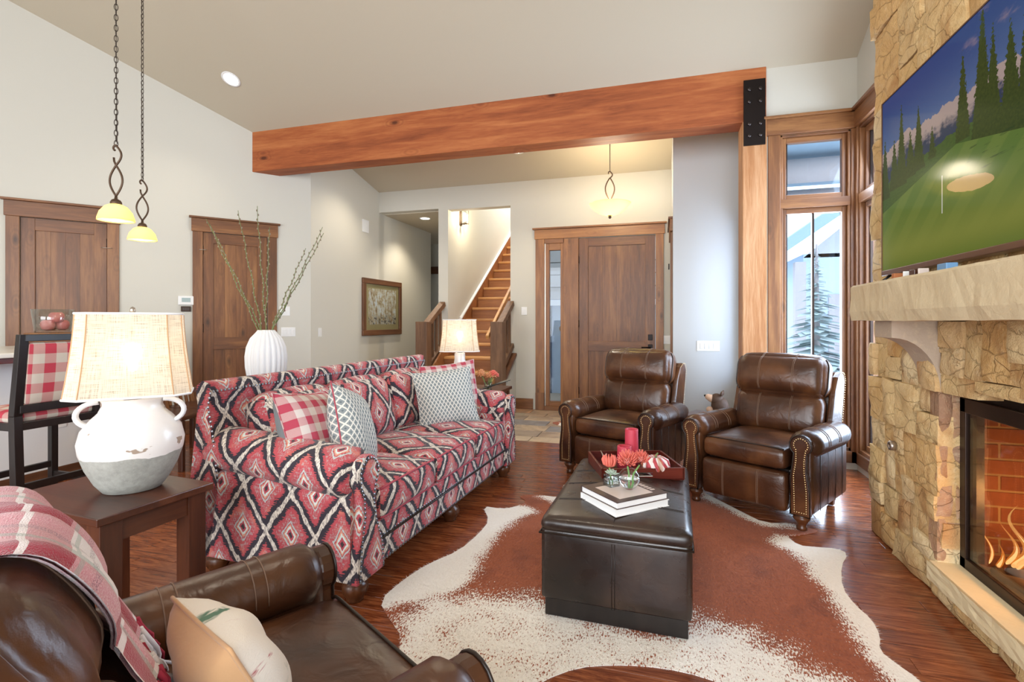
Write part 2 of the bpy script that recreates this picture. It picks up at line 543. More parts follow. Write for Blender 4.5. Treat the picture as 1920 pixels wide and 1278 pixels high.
def tvscreen():
    g = G('golf_screen'); u, v, _ = g.xyz(g.co('UV'))

    def N(sx, sy, d=3): return g.noise(g.vec(u * sx, v * sy), 1, d, .6)
    c = g.mix(v.sm(.45, 1.0), C('#6d86ad'), C('#2c4a86'))
    cl = N(5, 7, 5).sm(.55, .72) * (u + v * .5).sm(.75, 1.1)
    c = g.mix(cl * .8, c, C('#b99a9d'))
    ridge = .72 + (N(9, .3, 5) - .5) * .22 + u * .05 - (u - .1).abs() * .1
    mt = v < ridge
    rock = g.mix((ridge - v + (N(40, 40, 4) - .5) * .12).sm(.05, .12), C('#b9a39c'), C('#31405a'))
    c = g.mix(mt, c, rock)
    hill = .56 + (N(14, .2, 4) - .5) * .08 - (u - .45).abs() * .12
    c = g.mix(v < hill, c, g.mix(N(50, 90, 4), C('#2f4a22'), C('#55702c')))
    # spruce trunks and crowns
    for cx, top, bot, wd in ((.02, .78, .42, .05), (.09, .74, .45, .05), (.141, .9, .45, .05), (.2, .72, .47, .05), (.251, .82, .48, .05), (.33, .66, .5, .03), (.479, .9, .5, .045), (.56, 1.03, .45, .06), (.60, .9, .42, .05), (.662, .86, .36, .07), (.72, .98, .36, .07), (.79, .9, .36, .07), (.86, 1.0, .34, .08), (.95, .95, .34, .09)):
        h = ((v * -1 + top) / (top - bot))
        w = h * wd * .75 + (N(130, 60, 3) - .5) * .034
        ins = ((u - cx).abs() < w) * (v > bot) * (v < top)
        c = g.mix(ins, c, g.mix(N(120, 70, 3), C('#1f3316'), C('#4d5c22')))
    fair = .50 - (u - .45).abs() * .35
    gr = g.mix(((u * 7 - v * 5) * 6.3).sin().sm(-.3, .3) * .5, C('#5f7a33'), C('#788a3e'))
    gr = g.mix(v.sm(.35, 0.0), gr, C('#8f9340'))
    c = g.mix(v < fair, c, gr)
    sh = N(10, 60, 3).sm(.55, .65) * (u > .5) * (v > .33) * (v < .45)
    c = g.mix(sh * .7, c, C('#27401c'))
    bk = ((u - .505) / .10).pow(2) + ((v - .300 + (u - .5) * .25 + (N(20, 4) - .5) * .02) / .035).pow(2)
    c = g.mix(bk < 1, c, C('#d8b27c'))
    c = g.mix(v.sm(.12, -.02) * .6, c, C('#4c6a1e'))
    c = g.mix(((u - .382).abs() < .0022) * (v > .21) * (v < .39), c, C('#e8e4d8'))
    M['golf_screen'] = g.out((0.01, 0.01, 0.01, 1), .10, Emission_Color=c, Emission_Strength=.52, Specular_IOR_Level=.03)


tvscreen()


def picture():
    g = G('forest_print'); u, v, _ = g.xyz(g.co('UV'))
    n = g.noise(g.vec(u * 26, v * 4), 1, 5, .65, .6); n2 = g.noise(g.vec(u * 9, v * 9), 1, 5, .7)
    c = g.ramp(n * .6 + n2 * .4, [(.34, C('#7a4c2e')), (.43, C('#bd935f')), (.51, C('#e8cfa2')), (.60, C('#faf3e6'))])
    c = g.mix((.45 - v * 1.2 + (n2 - .5) * .6).sm(.1, .3) * n2.sm(.45, .6), c, C('#6b5238'))
    M['forest_print'] = g.out(c, .25)


picture()
simple('picture_mat', '#bd9f60', .8)


# ---------------------------------------------------------------- mesh builder
class MB:
    def __init__(s, T=None):
        s.v, s.f, s.uv, s.sm = [], [], [], []
        s.T = T or Matrix()

    def add(s, vs, fs, uvs=None, smooth=False):
        b = len(s.v)
        s.v += [s.T @ Vector(p) for p in vs]
        for i, f in enumerate(fs):
            s.f.append([b + k for k in f]); s.uv.append(uvs[i] if uvs else None); s.sm.append(smooth)
        return s

    def box(s, x0, y0, z0, x1, y1, z1):
        vs = [(x0, y0, z0), (x1, y0, z0), (x1, y1, z0), (x0, y1, z0), (x0, y0, z1), (x1, y0, z1), (x1, y1, z1), (x0, y1, z1)]
        return s.add(vs, [(0, 3, 2, 1), (4, 5, 6, 7), (0, 1, 5, 4), (1, 2, 6, 5), (2, 3, 7, 6), (3, 0, 4, 7)])

    def hexa(s, b, t):
        return s.add(list(b) + list(t), [(0, 3, 2, 1), (4, 5, 6, 7), (0, 1, 5, 4), (1, 2, 6, 5), (2, 3, 7, 6), (3, 0, 4, 7)])

    def prism(s, poly, y0, y1, plane='xz'):
        n = len(poly)
        def P(a, b, d): return {'xz': (a, d, b), 'yz': (d, a, b), 'xy': (a, b, d)}[plane]
        vs = [P(a, b, y0) for a, b in poly] + [P(a, b, y1) for a, b in poly]
        fs = [tuple(range(n)), tuple(range(2 * n - 1, n - 1, -1))] + [(i, i + n, (i + 1) % n + n, (i + 1) % n) for i in range(n)]
        return s.add(vs, fs)

    def bar(s, a, b, w, h, up=(0, 0, 1)):
        a, b, up = Vector(a), Vector(b), Vector(up)
        d = (b - a).normalized(); x = d.cross(up).normalized(); u = x.cross(d)
        q = lambda p: [p - x * w / 2 - u * h / 2, p + x * w / 2 - u * h / 2, p + x * w / 2 + u * h / 2, p - x * w / 2 + u * h / 2]
        A, B = q(a), q(b)
        return s.add(A + B, [(0, 1, 2, 3), (7, 6, 5, 4), (0, 4, 5, 1), (1, 5, 6, 2), (2, 6, 7, 3), (3, 7, 4, 0)])

    def tube(s, pts, r, n=8, closed=False, flat=1.0):
        pts = [Vector(p) for p in pts]; m = len(pts)
        rr = r if isinstance(r, (list, tuple)) else [r] * m
        vs = []; pu = None
        for i, p in enumerate(pts):
            if closed: d = pts[(i + 1) % m] - pts[i - 1]
            else: d = pts[min(i + 1, m - 1)] - pts[max(i - 1, 0)]
            d = d.normalized() if d.length > 1e-9 else Vector((0, 0, 1))
            if pu is None: pu = Vector((0, 0, 1)) if abs(d.z) < .9 else Vector((1, 0, 0))
            x = d.cross(pu).normalized(); u = x.cross(d).normalized(); pu = u
            for k in range(n):
                a = 2 * PI * k / n
                vs.append(p + x * math.cos(a) * rr[i] * flat + u * math.sin(a) * rr[i])
        fs = []
        for i in range(m if closed else m - 1):
            j = (i + 1) % m
            for k in range(n): fs.append((i * n + k, i * n + (k + 1) % n, j * n + (k + 1) % n, j * n + k))
        if not closed: fs += [tuple(range(n - 1, -1, -1)), tuple(range((m - 1) * n, m * n))]
        return s.add(vs, fs, None, True)

    def lathe(s, prof, n=24, c=(0, 0, 0), sx=1, sy=1, rib=0, ribn=0, closed=False):
        vs = []; fs = []; uv = []; m = len(prof); L = [0]
        for i in range(1, m): L.append(L[-1] + math.dist(prof[i], prof[i - 1]))
        R0 = max(p[0] for p in prof)
        for r, z in prof:
            for k in range(n):
                a = 2 * PI * k / n; q = r * (1 + rib * abs(math.sin(a * ribn / 2)) if rib else 1)
                vs.append((c[0] + q * math.cos(a) * sx, c[1] + q * math.sin(a) * sy, c[2] + z))
        for i in range(m - 1):
            for k in range(n):
                j = (k + 1) % n
                fs.append((i * n + k, i * n + j, (i + 1) * n + j, (i + 1) * n + k))
                u0, u1 = k / n * 2 * PI * R0, (k + 1) / n * 2 * PI * R0
                uv.append([(u0, L[i]), (u1, L[i]), (u1, L[i + 1]), (u0, L[i + 1])])
        if prof[0][0] > 1e-5: fs.append(tuple(range(n - 1, -1, -1))); uv.append(None)
        if prof[-1][0] > 1e-5 and not closed: fs.append(tuple(range((m - 1) * n, m * n))); uv.append(None)
        return s.add(vs, fs, uv, True)

    def loft(s, secs, closed=True, caps=True, smooth=True, u0=0.0, v0=0.0):
        m, n = len(secs), len(secs[0]); P = [[Vector(p) for p in q] for q in secs]
        vs = [p for q in P for p in q]; fs = []; uv = []
        mid = P[m // 2]; U = [u0]
        for k in range(n): U.append(U[-1] + (mid[(k + 1) % n] - mid[k]).length)
        Vv = [v0]
        for i in range(m - 1): Vv.append(Vv[-1] + sum(((P[i + 1][k] - P[i][k]).length for k in range(n))) / n)
        for i in range(m - 1):
            for k in range(n if closed else n - 1):
                j = (k + 1) % n
                fs.append((i * n + k, (i + 1) * n + k, (i + 1) * n + j, i * n + j))
                uv.append([(Vv[i], U[k]), (Vv[i + 1], U[k]), (Vv[i + 1], U[k + 1]), (Vv[i], U[k + 1])])
        s.add(vs, fs, uv, smooth)
        if caps and closed: s.add(vs[:n], [tuple(range(n))]); s.add(vs[-n:], [tuple(range(n - 1, -1, -1))])
        return s

    def grid(s, fn, nu, nv, smooth=True, uvs=(1, 1), uo=(0, 0)):
        vs = [fn(i / nu, j / nv) for i in range(nu + 1) for j in range(nv + 1)]; fs = []; uv = []
        for i in range(nu):
            for j in range(nv):
                a = i * (nv + 1) + j
                fs.append((a, a + nv + 1, a + nv + 2, a + 1))
                q = lambda x, y: (uo[0] + x / nu * uvs[0], uo[1] + y / nv * uvs[1])
                uv.append([q(i, j), q(i + 1, j), q(i + 1, j + 1), q(i, j + 1)])
        return s.add(vs, fs, uv, smooth)

    def rbox(s, c, size, r=.04, b=(0, 0, 0), n=10, disp=None, uo=(0, 0)):
        for ax in range(3):
            for sg in (-1, 1):
                i, j = (ax + 1) % 3, (ax + 2) % 3
                if sg < 0: i, j = j, i
                def fn(u, v):
                    p = [0, 0, 0]
                    f = lambda t: (lambda q: q * (1.5 - .5 * q * q))(2 * t - 1)
                    p[ax], p[i], p[j] = sg, f(u), f(v)
                    return rpt(p, c, size, r, b, disp)
                ua = {0: (1, 2), 1: (0, 2), 2: (0, 1)}[ax]
                b0 = len(s.f)
                s.grid(fn, n, n, True)
                for q in range(b0, len(s.f)):
                    s.uv[q] = [tuple(((s.T.inverted() @ s.v[k]) - Vector(c))[a] + uo[w] for w, a in enumerate(ua)) for k in s.f[q]]
        return s

    def build(s, name, mat, parent=None, bevel=0, kind=None, label=None, weld=True):
        me = bpy.data.meshes.new(name)
        me.from_pydata([tuple(p) for p in s.v], [], s.f)
        ul = me.uv_layers.new(name='UVMap'); co = me.vertices
        for p, uv, smf in zip(me.polygons, s.uv, s.sm):
            p.use_smooth = smf
            if uv:
                for k, li in enumerate(p.loop_indices): ul.data[li].uv = uv[k]
            else:
                n = p.normal; ax = max(range(3), key=lambda a: abs(n[a])); a, b = {0: (1, 2), 1: (0, 2), 2: (0, 1)}[ax]
                for li in p.loop_indices:
                    w = co[me.loops[li].vertex_index].co; ul.data[li].uv = (w[a], w[b])
        me.materials.append(M[mat] if isinstance(mat, str) else mat)
        if weld and any(s.sm):
            bm = bmesh.new(); bm.from_mesh(me); bmesh.ops.remove_doubles(bm, verts=bm.verts, dist=.0002); bm.to_mesh(me); bm.free()
        me.update()
        o = bpy.data.objects.new(name, me); COL.objects.link(o)
        if parent: o.parent = parent
        if bevel:
            md = o.modifiers.new('bevel', 'BEVEL'); md.width = bevel; md.segments = 2; md.limit_method = 'ANGLE'; md.angle_limit = R(40)
        if kind: o['kind'] = kind
        if label: o['label'] = label
        return o


def rpt(p, c, size, r, b=(0, 0, 0), disp=None):
    h = [q / 2 for q in size]; r = min([r] + h)
    q = [p[a] * h[a] for a in range(3)]
    core = [max(-(h[a] - r), min(h[a] - r, q[a])) for a in range(3)]
    d = Vector([q[a] - core[a] for a in range(3)])
    if d.length > 1e-9: d = d.normalized() * r
    o = [core[a] + d[a] for a in range(3)]
    for a in range(3):
        j, k = (a + 1) % 3, (a + 2) % 3
        o[a] += b[a] * p[a] * (1 - p[j] ** 2) * (1 - p[k] ** 2)
    o = Vector(o)
    if disp: o = disp(o, p)
    return o + Vector(c)


def thing(name, label, cat, loc=(0, 0, 0), rz=0, group=None, kind=None):
    o = bpy.data.objects.new(name, None); COL.objects.link(o); o.empty_display_size = .1
    o.location = loc; o.rotation_euler = (0, 0, rz)
    o['label'] = label
    if kind: o['kind'] = kind
    else: o['category'] = cat
    if group: o['group'] = group
    return o


def tag(o, label, cat, group=None):
    o['label'] = label; o['category'] = cat
    if group: o['group'] = group
    return o


def struct(name, mb, mat, label, bevel=0):
    o = mb.build(name, mat, None, bevel, 'structure', label); return o


def copy_tree(o, parent=None):
    c = o.copy(); COL.objects.link(c); c.parent = parent
    for ch in list(o.children): copy_tree(ch, c)
    return c


def pt_light(name, loc, power, col=(1, .78, .5), r=.04, parent=None):
    d = bpy.data.lights.new(name, 'POINT'); d.energy, d.color, d.shadow_soft_size = power, col, r
    o = bpy.data.objects.new(name, d); COL.objects.link(o); o.location = loc
    if parent: o.parent = parent
    return o


def Tm(loc=(0, 0, 0), rx=0, ry=0, rz=0):
    return Matrix.Translation(loc) @ Matrix.Rotation(rz, 4, 'Z') @ Matrix.Rotation(ry, 4, 'Y') @ Matrix.Rotation(rx, 4, 'X')

# ================================================================ THE SETTING
def wall_open(name, P, rz, L, th, z1, ops, mat, label, z0=0.0):
    """wall whose room face is local y=0 and which runs along local x; openings (x0,x1,z0,z1)"""
    mb = MB(Tm((P[0], P[1], 0), rz=rz))
    x = 0.0
    for a, b, c, d in sorted(ops):
        mb.box(x, -th, z0, a, 0, z1)
        if c > z0: mb.box(a, -th, z0, b, 0, c)
        mb.box(a, -th, d, b, 0, z1)
        x = b
    mb.box(x, -th, z0, L, 0, z1)
    return struct(name, mb, mat, label)


def ceil_z(y): return 3.565 + .51 * (5.03 - y)


LRZ = math.atan2(-.772, -.636)
wall_open('wall_left', (-4.32, 5.55), LRZ, 4.7, .15, 5.3, [(.504, 1.188, 0, 2.31), (2.052, 2.727, 0, 2.31)], 'wall_paint', 'cream painted angled wall with two knotty wood doors')
struct('wall_hall', MB().box(-4.47, 5.55, 0, -4.32, 9.1, 4.0), 'wall_paint', 'cream painted wall carrying the framed forest picture')
wall_open('wall_entry', (0.13, 7.2), PI, 4.6, .15, 3.9, [(.14, 1.88, 0, 2.46), (2.265, 3.26, 0, 2.985), (3.42, 4.45, 0, 3.01)], 'wall_paint', 'cream painted entry wall with front door and stair opening')
struct('wall_side', MB().box(.127, 6.05, 0, .87, 7.35, 4.0), 'wall_paint_grey', 'pale grey wall block right of the front door')
wall_open('wall_porch', (.87, 5.2), PI / 2, .85, .14, 4.0, [(.25, .73, .72, 2.32)], 'wall_paint', 'narrow return wall with a window behind the timber post')
wall_open('wall_back', (1.72, 5.05), PI, .815, .16, 3.75, [(.15, .70, .16, 2.94)], 'wall_paint', 'cream wall around the tall corner window')
wall_open('wall_right', (1.62, -3.8), PI / 2, 9.01, .16, 5.7, [(1.11, 3.41, .4, 2.9), (7.66, 8.79, .16, 2.94)], 'wall_paint', 'cream wall behind the stone fireplace')  # first opening is unseen, added behind the camera for extra daylight
wall_open('wall_rear', (-7.4, -3.2), 0, 9.2, .15, 5.6, [(1.2, 4.4, .5, 3.1), (5.4, 8.9, .2, 3.4)], 'wall_paint', 'cream wall behind the seating with unseen window openings added for daylight')
struct('wall_kitchen', MB().box(-7.45, -3.3, 0, -7.3, 2.2, 5.7), 'wall_paint', 'cream kitchen wall')
# ceilings
mb = MB()
for ya, yb, za, zb in ((5.06, 1.0, ceil_z(5.06), ceil_z(1.0)), (1.0, -3.4, ceil_z(1.0), ceil_z(5.4))):
    mb.hexa([(-7.6, ya, za), (1.9, ya, za), (1.9, yb, zb), (-7.6, yb, zb)], [(-7.6, ya, za + .12), (1.9, ya, za + .12), (1.9, yb, zb + .12), (-7.6, yb, zb + .12)])
struct('ceiling', mb, 'ceiling_paint', 'beige sloping vaulted ceiling')
ez = lambda y: 3.33 - .222 * (y - 7.2)
struct('ceiling_entry', MB().hexa([(-4.9, 5.05, ez(5.05)), (1.1, 5.05, ez(5.05)), (1.1, 7.4, ez(7.4)), (-4.9, 7.4, ez(7.4))], [(-4.9, 5.05, 4.1), (1.1, 5.05, 4.1), (1.1, 7.4, 4.0), (-4.9, 7.4, 4.0)]), 'ceiling_paint', 'beige sloping ceiling over the entry')
struct('wall_bulkhead', MB().box(-5.4, 5.07, 3.56, 1.8, 5.25, 4.3), 'ceiling_paint', 'strip of ceiling above the timber beam')
# hall beyond the entry wall
struct('ceiling_hall', MB().box(-6.2, 7.35, 3.0, -3.29, 10.6, 3.1), 'ceiling_paint', 'flat ceiling of the hall')
struct('wall_hall_end', MB().box(-6.2, 10.4, 0, -3.29, 10.5, 3.0), 'wall_paint', 'end wall of the hall')
struct('wall_hall_return', MB().box(-6.2, 9.0, 0, -4.47, 9.1, 3.0), 'wall_paint', 'return wall of the hall')
struct('wall_hall_side', MB().box(-6.2, 9.1, 0, -6.1, 10.4, 3.0), 'wall_paint', 'side wall of the hall')
struct('wall_stair_left', MB().box(-3.29, 7.35, 0, -3.13, 13.2, 6.2), 'wall_paint', 'stairwell wall carrying the sconce')
struct('wall_stair_right', MB().box(-2.135, 7.35, 0, -2.0, 13.2, 6.2), 'wall_paint', 'stairwell wall on the right')
struct('wall_stair_end', MB().box(-3.3, 13.2, 0, -2.0, 13.3, 6.2), 'wall_paint_grey', 'far wall at the top of the stairs')
struct('wall_stair_front', MB().box(-3.3, 7.35, 3.9, -2.0, 7.45, 6.2), 'wall_paint', 'wall above the stair opening')
struct('ceiling_stair', MB().box(-3.3, 7.35, 6.2, -2.0, 13.3, 6.3), 'ceiling_paint', 'stairwell ceiling')

# floors: planks and slate tiles as pieces
fl = struct('floor', MB().box(-7.6, -3.4, -.06, 1.9, 5.26, -.012), 'dark_welt', 'dark red brown hardwood plank floor')
ft = struct('floor_entry', MB().box(-4.5, 5.26, -.06, 1.0, 10.6, -.010), 'grout', 'multicoloured slate tile floor of the entry')
PW = .096
rest = MB(); npl = 0
random.seed(3)
y = 5.26
row = 0
pl_cache = {}
while y > -3.3:
    x = -7.6 + random.uniform(-.9, 0)
    while x < 1.9:
        ln = random.choice((.7, .9, 1.1, 1.3)); x1 = min(x + ln, 1.9)
        near = (1.15 < y < 5.3) and x1 > -2.0 and x < 1.3
        if x1 - max(x, -7.6) > .02:
            if near and npl < 290:
                key = round(x1 - x, 3)
                if key not in pl_cache:
                    o = MB().box(.0008, -PW + .0008, -.012, key - .0008, -.0008, 0).build('plank', 'hardwood', fl, .0015)
                    pl_cache[key] = o.data
                else:
                    o = bpy.data.objects.new('plank', pl_cache[key]); COL.objects.link(o); o.parent = fl
                    md = o.modifiers.new('bevel', 'BEVEL'); md.width = .0015; md.segments = 2; md.limit_method = 'ANGLE'
                o.location = (x, y, 0); npl += 1
            else:
                rest.box(max(x, -7.6) + .0008, y - PW + .0008, -.012, x1 - .0008, y - .0008, 0)
        x = x1
    y -= PW; row += 1
rest.build('plank_field', 'hardwood', fl, 0, 'stuff')
random.seed(11)
y = 5.27
while y < 9.6:
    h = random.choice((.30, .40, .30, .22)); x = -4.45 + random.uniform(-.3, 0)
    while x < .95:
        w = random.choice((.30, .42, .56)); x0, x1 = max(x, -4.45), min(x + w, .95)
        if x1 - x0 > .03 and not (-3.13 < x0 < -2.2 and y > 6.3):
            if x0 > -3.29 and y + h > 7.3: pass
            else: MB().box(x0 + .004, y + .004, -.010, x1 - .004, y + h - .004, 0).build('tile', 'slate', ft, .003)
        x += w
    y += h
struct('trim_1', MB().box(-2.05, 7.185, 0, -1.79, 7.2, .155), 'alder_x', 'stained wood baseboard beside the front door', .004).name = 'baseboard_entry'
struct('baseboard_side', MB().box(.11, 6.034, 0, .87, 6.05, .16).box(.111, 6.034, 0, .127, 7.2, .16), 'alder_x', 'stained wood baseboard under the wide switch plate', .004)
struct('baseboard_left', MB(Tm((-4.32, 5.55, 0), rz=LRZ)).box(.02, 0, 0, .40, .016, .15).box(1.30, 0, 0, 1.95, .016, .15), 'alder_x', 'stained wood baseboard of the angled wall', .004)
struct('baseboard_hall', MB().box(-4.32, 5.56, 0, -4.304, 9.1, .15), 'alder_y', 'stained wood baseboard under the picture', .004)


# ---------------------------------------------------------------- doors and casings (local x along wall, +y into room)
def casing(name, P, rz, x0, x1, zt, label, w=.10, head=.15, mat='alder'):
    t = thing(name, label, 'trim', (P[0], P[1], 0), rz, kind='structure')
    MB().box(x0 - w, 0, 0, x0, .022, zt).build('casing', mat + '_z', t, .003)
    MB().box(x1, 0, 0, x1 + w, .022, zt).build('casing', mat + '_z', t, .003)
    MB().box(x0 - w - .012, 0, zt, x1 + w + .012, .03, zt + head).build('header', mat + '_x', t, .003)
    MB().box(x0 - w - .035, 0, zt + head, x1 + w + .035, .055, zt + head + .022).build('header_cap', mat + '_x', t, .004)
    return t


def door(name, P, rz, x0, x1, zt, rail, label, hinge=None, mat='alder', y0=-.045, sw=.105, pb=(.006, .022)):
    """two-panel plank door"""
    t = thing(name, label, 'door', (P[0], P[1], 0), rz, kind='structure')
    g = .004
    x0 += g; x1 -= g; zt -= g
    MB().box(x0, y0, .01, x0 + sw, y0 + .04, zt).build('stile', mat + '_z', t, .002)
    MB().box(x1 - sw, y0, .01, x1, y0 + .04, zt).build('stile', mat + '_z', t, .002)
    MB().box(x0 + sw, y0, zt - .12, x1 - sw, y0 + .04, zt).build('rail', mat + '_x', t, .002)
    MB().box(x0 + sw, y0, rail - .07, x1 - sw, y0 + .04, rail + .07).build('rail', mat + '_x', t, .002)
    MB().box(x0 + sw, y0, .01, x1 - sw, y0 + .04, .22).build('rail', mat + '_x', t, .002)
    for a, b in ((.22, rail - .07), (rail + .07, zt - .12)):
        n = 4; ww = (x1 - x0 - 2 * sw) / n
        for i in range(n):
            MB().box(x0 + sw + i * ww + .0006, y0 + pb[0], a, x0 + sw + (i + 1) * ww - .0006, y0 + pb[1], b).build('panel_board', mat + '_z', t)
    if y0 < 0 and hinge is not None: MB().box(x0 - .03, -.149, 0, x1 + .03, -.12, zt + .03).build('leak_blocker', 'dark_welt', t)  # added dark panel behind the door, stops light leaking through the gaps
    if hinge is not None:
        for z in (.25, 1.2, 2.1):
            MB().tube([(hinge, y0 + .048, z - .05), (hinge, y0 + .048, z + .05)], .006, 8).build('hinge', 'black_metal', t)
    return t


PL = (-4.32, 5.55)
t = casing('trim_door_far', PL, LRZ, .504, 1.188, 2.31, 'knotty wood casing of the door behind the tall branches')
door('door_1', PL, LRZ, .504, 1.188, 2.31, 1.02, 'knotty alder two-panel door behind the tall branches', 1.186)
MB().tube([(1.186, 0, 2.10), (1.186, .04, 2.10)], .004, 6).tube([(1.15, .04, 2.10), (1.225, .04, 2.10)], .004, 6).build('hinge_pin_stop', 'brushed_nickel', t)
t = casing('trim_door_near', PL, LRZ, 2.052, 2.727, 2.31, 'knotty wood casing of the door behind the fruit bowl')
door('door_2', PL, LRZ, 2.052, 2.727, 2.31, 1.02, 'knotty alder two-panel door behind the fruit bowl', 2.054)
MB().tube([(2.054, 0, 2.05), (2.054, .04, 2.05)], .004, 6).tube([(2.01, .04, 2.05), (2.10, .04, 2.05)], .004, 6).build('hinge_pin_stop', 'brushed_nickel', t)

# front door with sidelight: local x runs to -X because rz = 180 deg; use world coordinates with rz=0 and y flipped instead
t = thing('trim_front_door', 'warm knotty wood frame around front door and sidelight', 'trim', (0, 7.2, 0), 0, kind='structure')
A = 'alder_light'
MB().box(-1.75, -.024, 0, -1.62, 0, 2.465).build('casing', A + '_z', t, .003)
MB().box(-.075, -.024, 0, .03, 0, 2.465).build('casing', A + '_z', t, .003)
MB().box(-1.62, -.02, 2.40, -1.33, .10, 2.465).build('head_jamb', A + '_x', t, .003)
MB().box(-1.765, -.03, 2.465, .045, 0, 2.60).build('header', A + '_x', t, .003)
MB().box(-1.79, -.06, 2.60, .07, 0, 2.625).build('header_cap', A + '_x', t, .004)
MB().box(-1.345, -.02, 0, -1.125, .10, 2.46).build('mullion_post', A + '_z', t, .003)
MB().box(-1.75, -.036, 0, -1.62, 0, .25).build('plinth_block', 'alder_z', t, .003)
MB().box(-1.62, -.03, 0, -1.345, .12, .06).build('sill', 'alder_light_x', t, .003)
MB().box(-1.12, -.03, 0, -.08, .12, .02).build('threshold', 'black_metal', t, .003)
dt = door('door_3', (0, 7.245), 0, -1.125, -.077, 2.46, .93, 'stained knotty wood front door with black lock set', None, 'alder', -.045, .13, (.018, .034))
for z in (.3, 1.25, 2.15):
    MB().tube([(-1.123, -.05, z - .05), (-1.123, -.05, z + .05)], .007, 8).build('hinge', 'black_metal', dt)
MB().box(-.175, -.062, 1.02, -.115, -.045, 1.10).build('deadbolt', 'black_metal', dt, .004)
lk = MB().box(-.175, -.062, .885, -.115, -.045, .965).build('handle_plate', 'black_metal', dt, .004)
MB().tube([(-.145, -.06, .925), (-.145, -.10, .925), (-.26, -.10, .925)], .009, 8).build('lever', 'black_metal', lk)
# the door lies at y=7.2..7.24 : room face flush behind the casing
t = thing('window_1', 'tall narrow sidelight window left of the front door', 'window', (0, 7.2, 0), 0, kind='structure')
for a, b in ((-1.60, -1.55), (-1.385, -1.345)):
    MB().box(a, -.01, .06, b, .07, 2.40).build('sash_stile', 'alder_light_z', t, .004)
MB().box(-1.55, -.01, .06, -1.385, .07, .13).build('sash_rail', 'alder_light_x', t, .004)
MB().box(-1.55, -.01, 2.30, -1.385, .07, 2.40).build('sash_rail', 'alder_light_x', t, .004)
MB().box(-1.62, -.01, .06, -1.60, .07, 2.40).build('sash_channel', 'brushed_nickel', t, .002)
MB().box(-1.55, .03, .13, -1.385, .036, 2.30).build('pane', 'window_glass', t)
# casing of the side door seen edge-on right of the front door
t = thing('trim_side_door', 'edge of a wood door casing right of the front door', 'trim', (.127, 0, 0), 0, kind='structure')
MB().box(-.024, 6.28, 0, 0, 6.38, 2.33).build('casing', 'alder_z', t, .003)
MB().box(-.03, 6.2, 2.33, 0, 7.15, 2.47).build('header', 'alder_y', t, .003)
MB().box(-.05, 6.18, 2.47, 0, 7.16, 2.495).build('header_cap', 'alder_y', t, .003)
MB().tube([(-.04, 6.4, 1.9), (-.04, 6.4, 1.97)], .006).build('hinge', 'black_metal', t)
# casing deep in the hall
t = thing('trim_hall_door', 'stained casing glimpsed down the hall', 'trim', (0, 0, 0), 0, kind='structure')
MB().box(-4.62, 10.37, 0, -4.50, 10.4, 2.33).build('casing', 'stain_z', t, .003)
MB().box(-5.6, 10.36, 2.33, -4.46, 10.4, 2.49).build('header', 'stain_x', t, .003)

# ---------------------------------------------------------------- timber post, beam and steel plate
b = tag(MB().box(-4.95, 5.03, 3.085, .905, 5.27, 3.575).build('timber_beam', 'beam_wood', None, .006), 'massive orange-brown timber beam spanning the room under the ceiling', 'beam')
pz = tag(MB().box(.705, 5.01, 0, .905, 5.27, 3.085).build('timber_post', 'post_wood', None, .006), 'rough-sawn timber post under the right end of the beam', 'post')
t = thing('steel_plate', 'dark steel connector plate bolted to beam and post', 'plate', (0, 4.995, 0), 0)
MB().hexa([(.712, -.002, 2.86), (.892, -.002, 2.86), (.892, .013, 2.86), (.712, .013, 2.86)], [(.712, -.002, 3.45), (.892, -.002, 3.45), (.892, .013, 3.45), (.712, .013, 3.45)]).build('plate', 'black_metal', t, .002)
for z in (3.36, 3.25, 3.05, 2.945):
    for x in (.757, .848):
        MB(Tm((x, -.002, z), rx=PI / 2)).lathe([(.017, 0), (.017, .010), (.012, .014), (0, .015)], 8).build('bolt', 'bolt_metal', t)


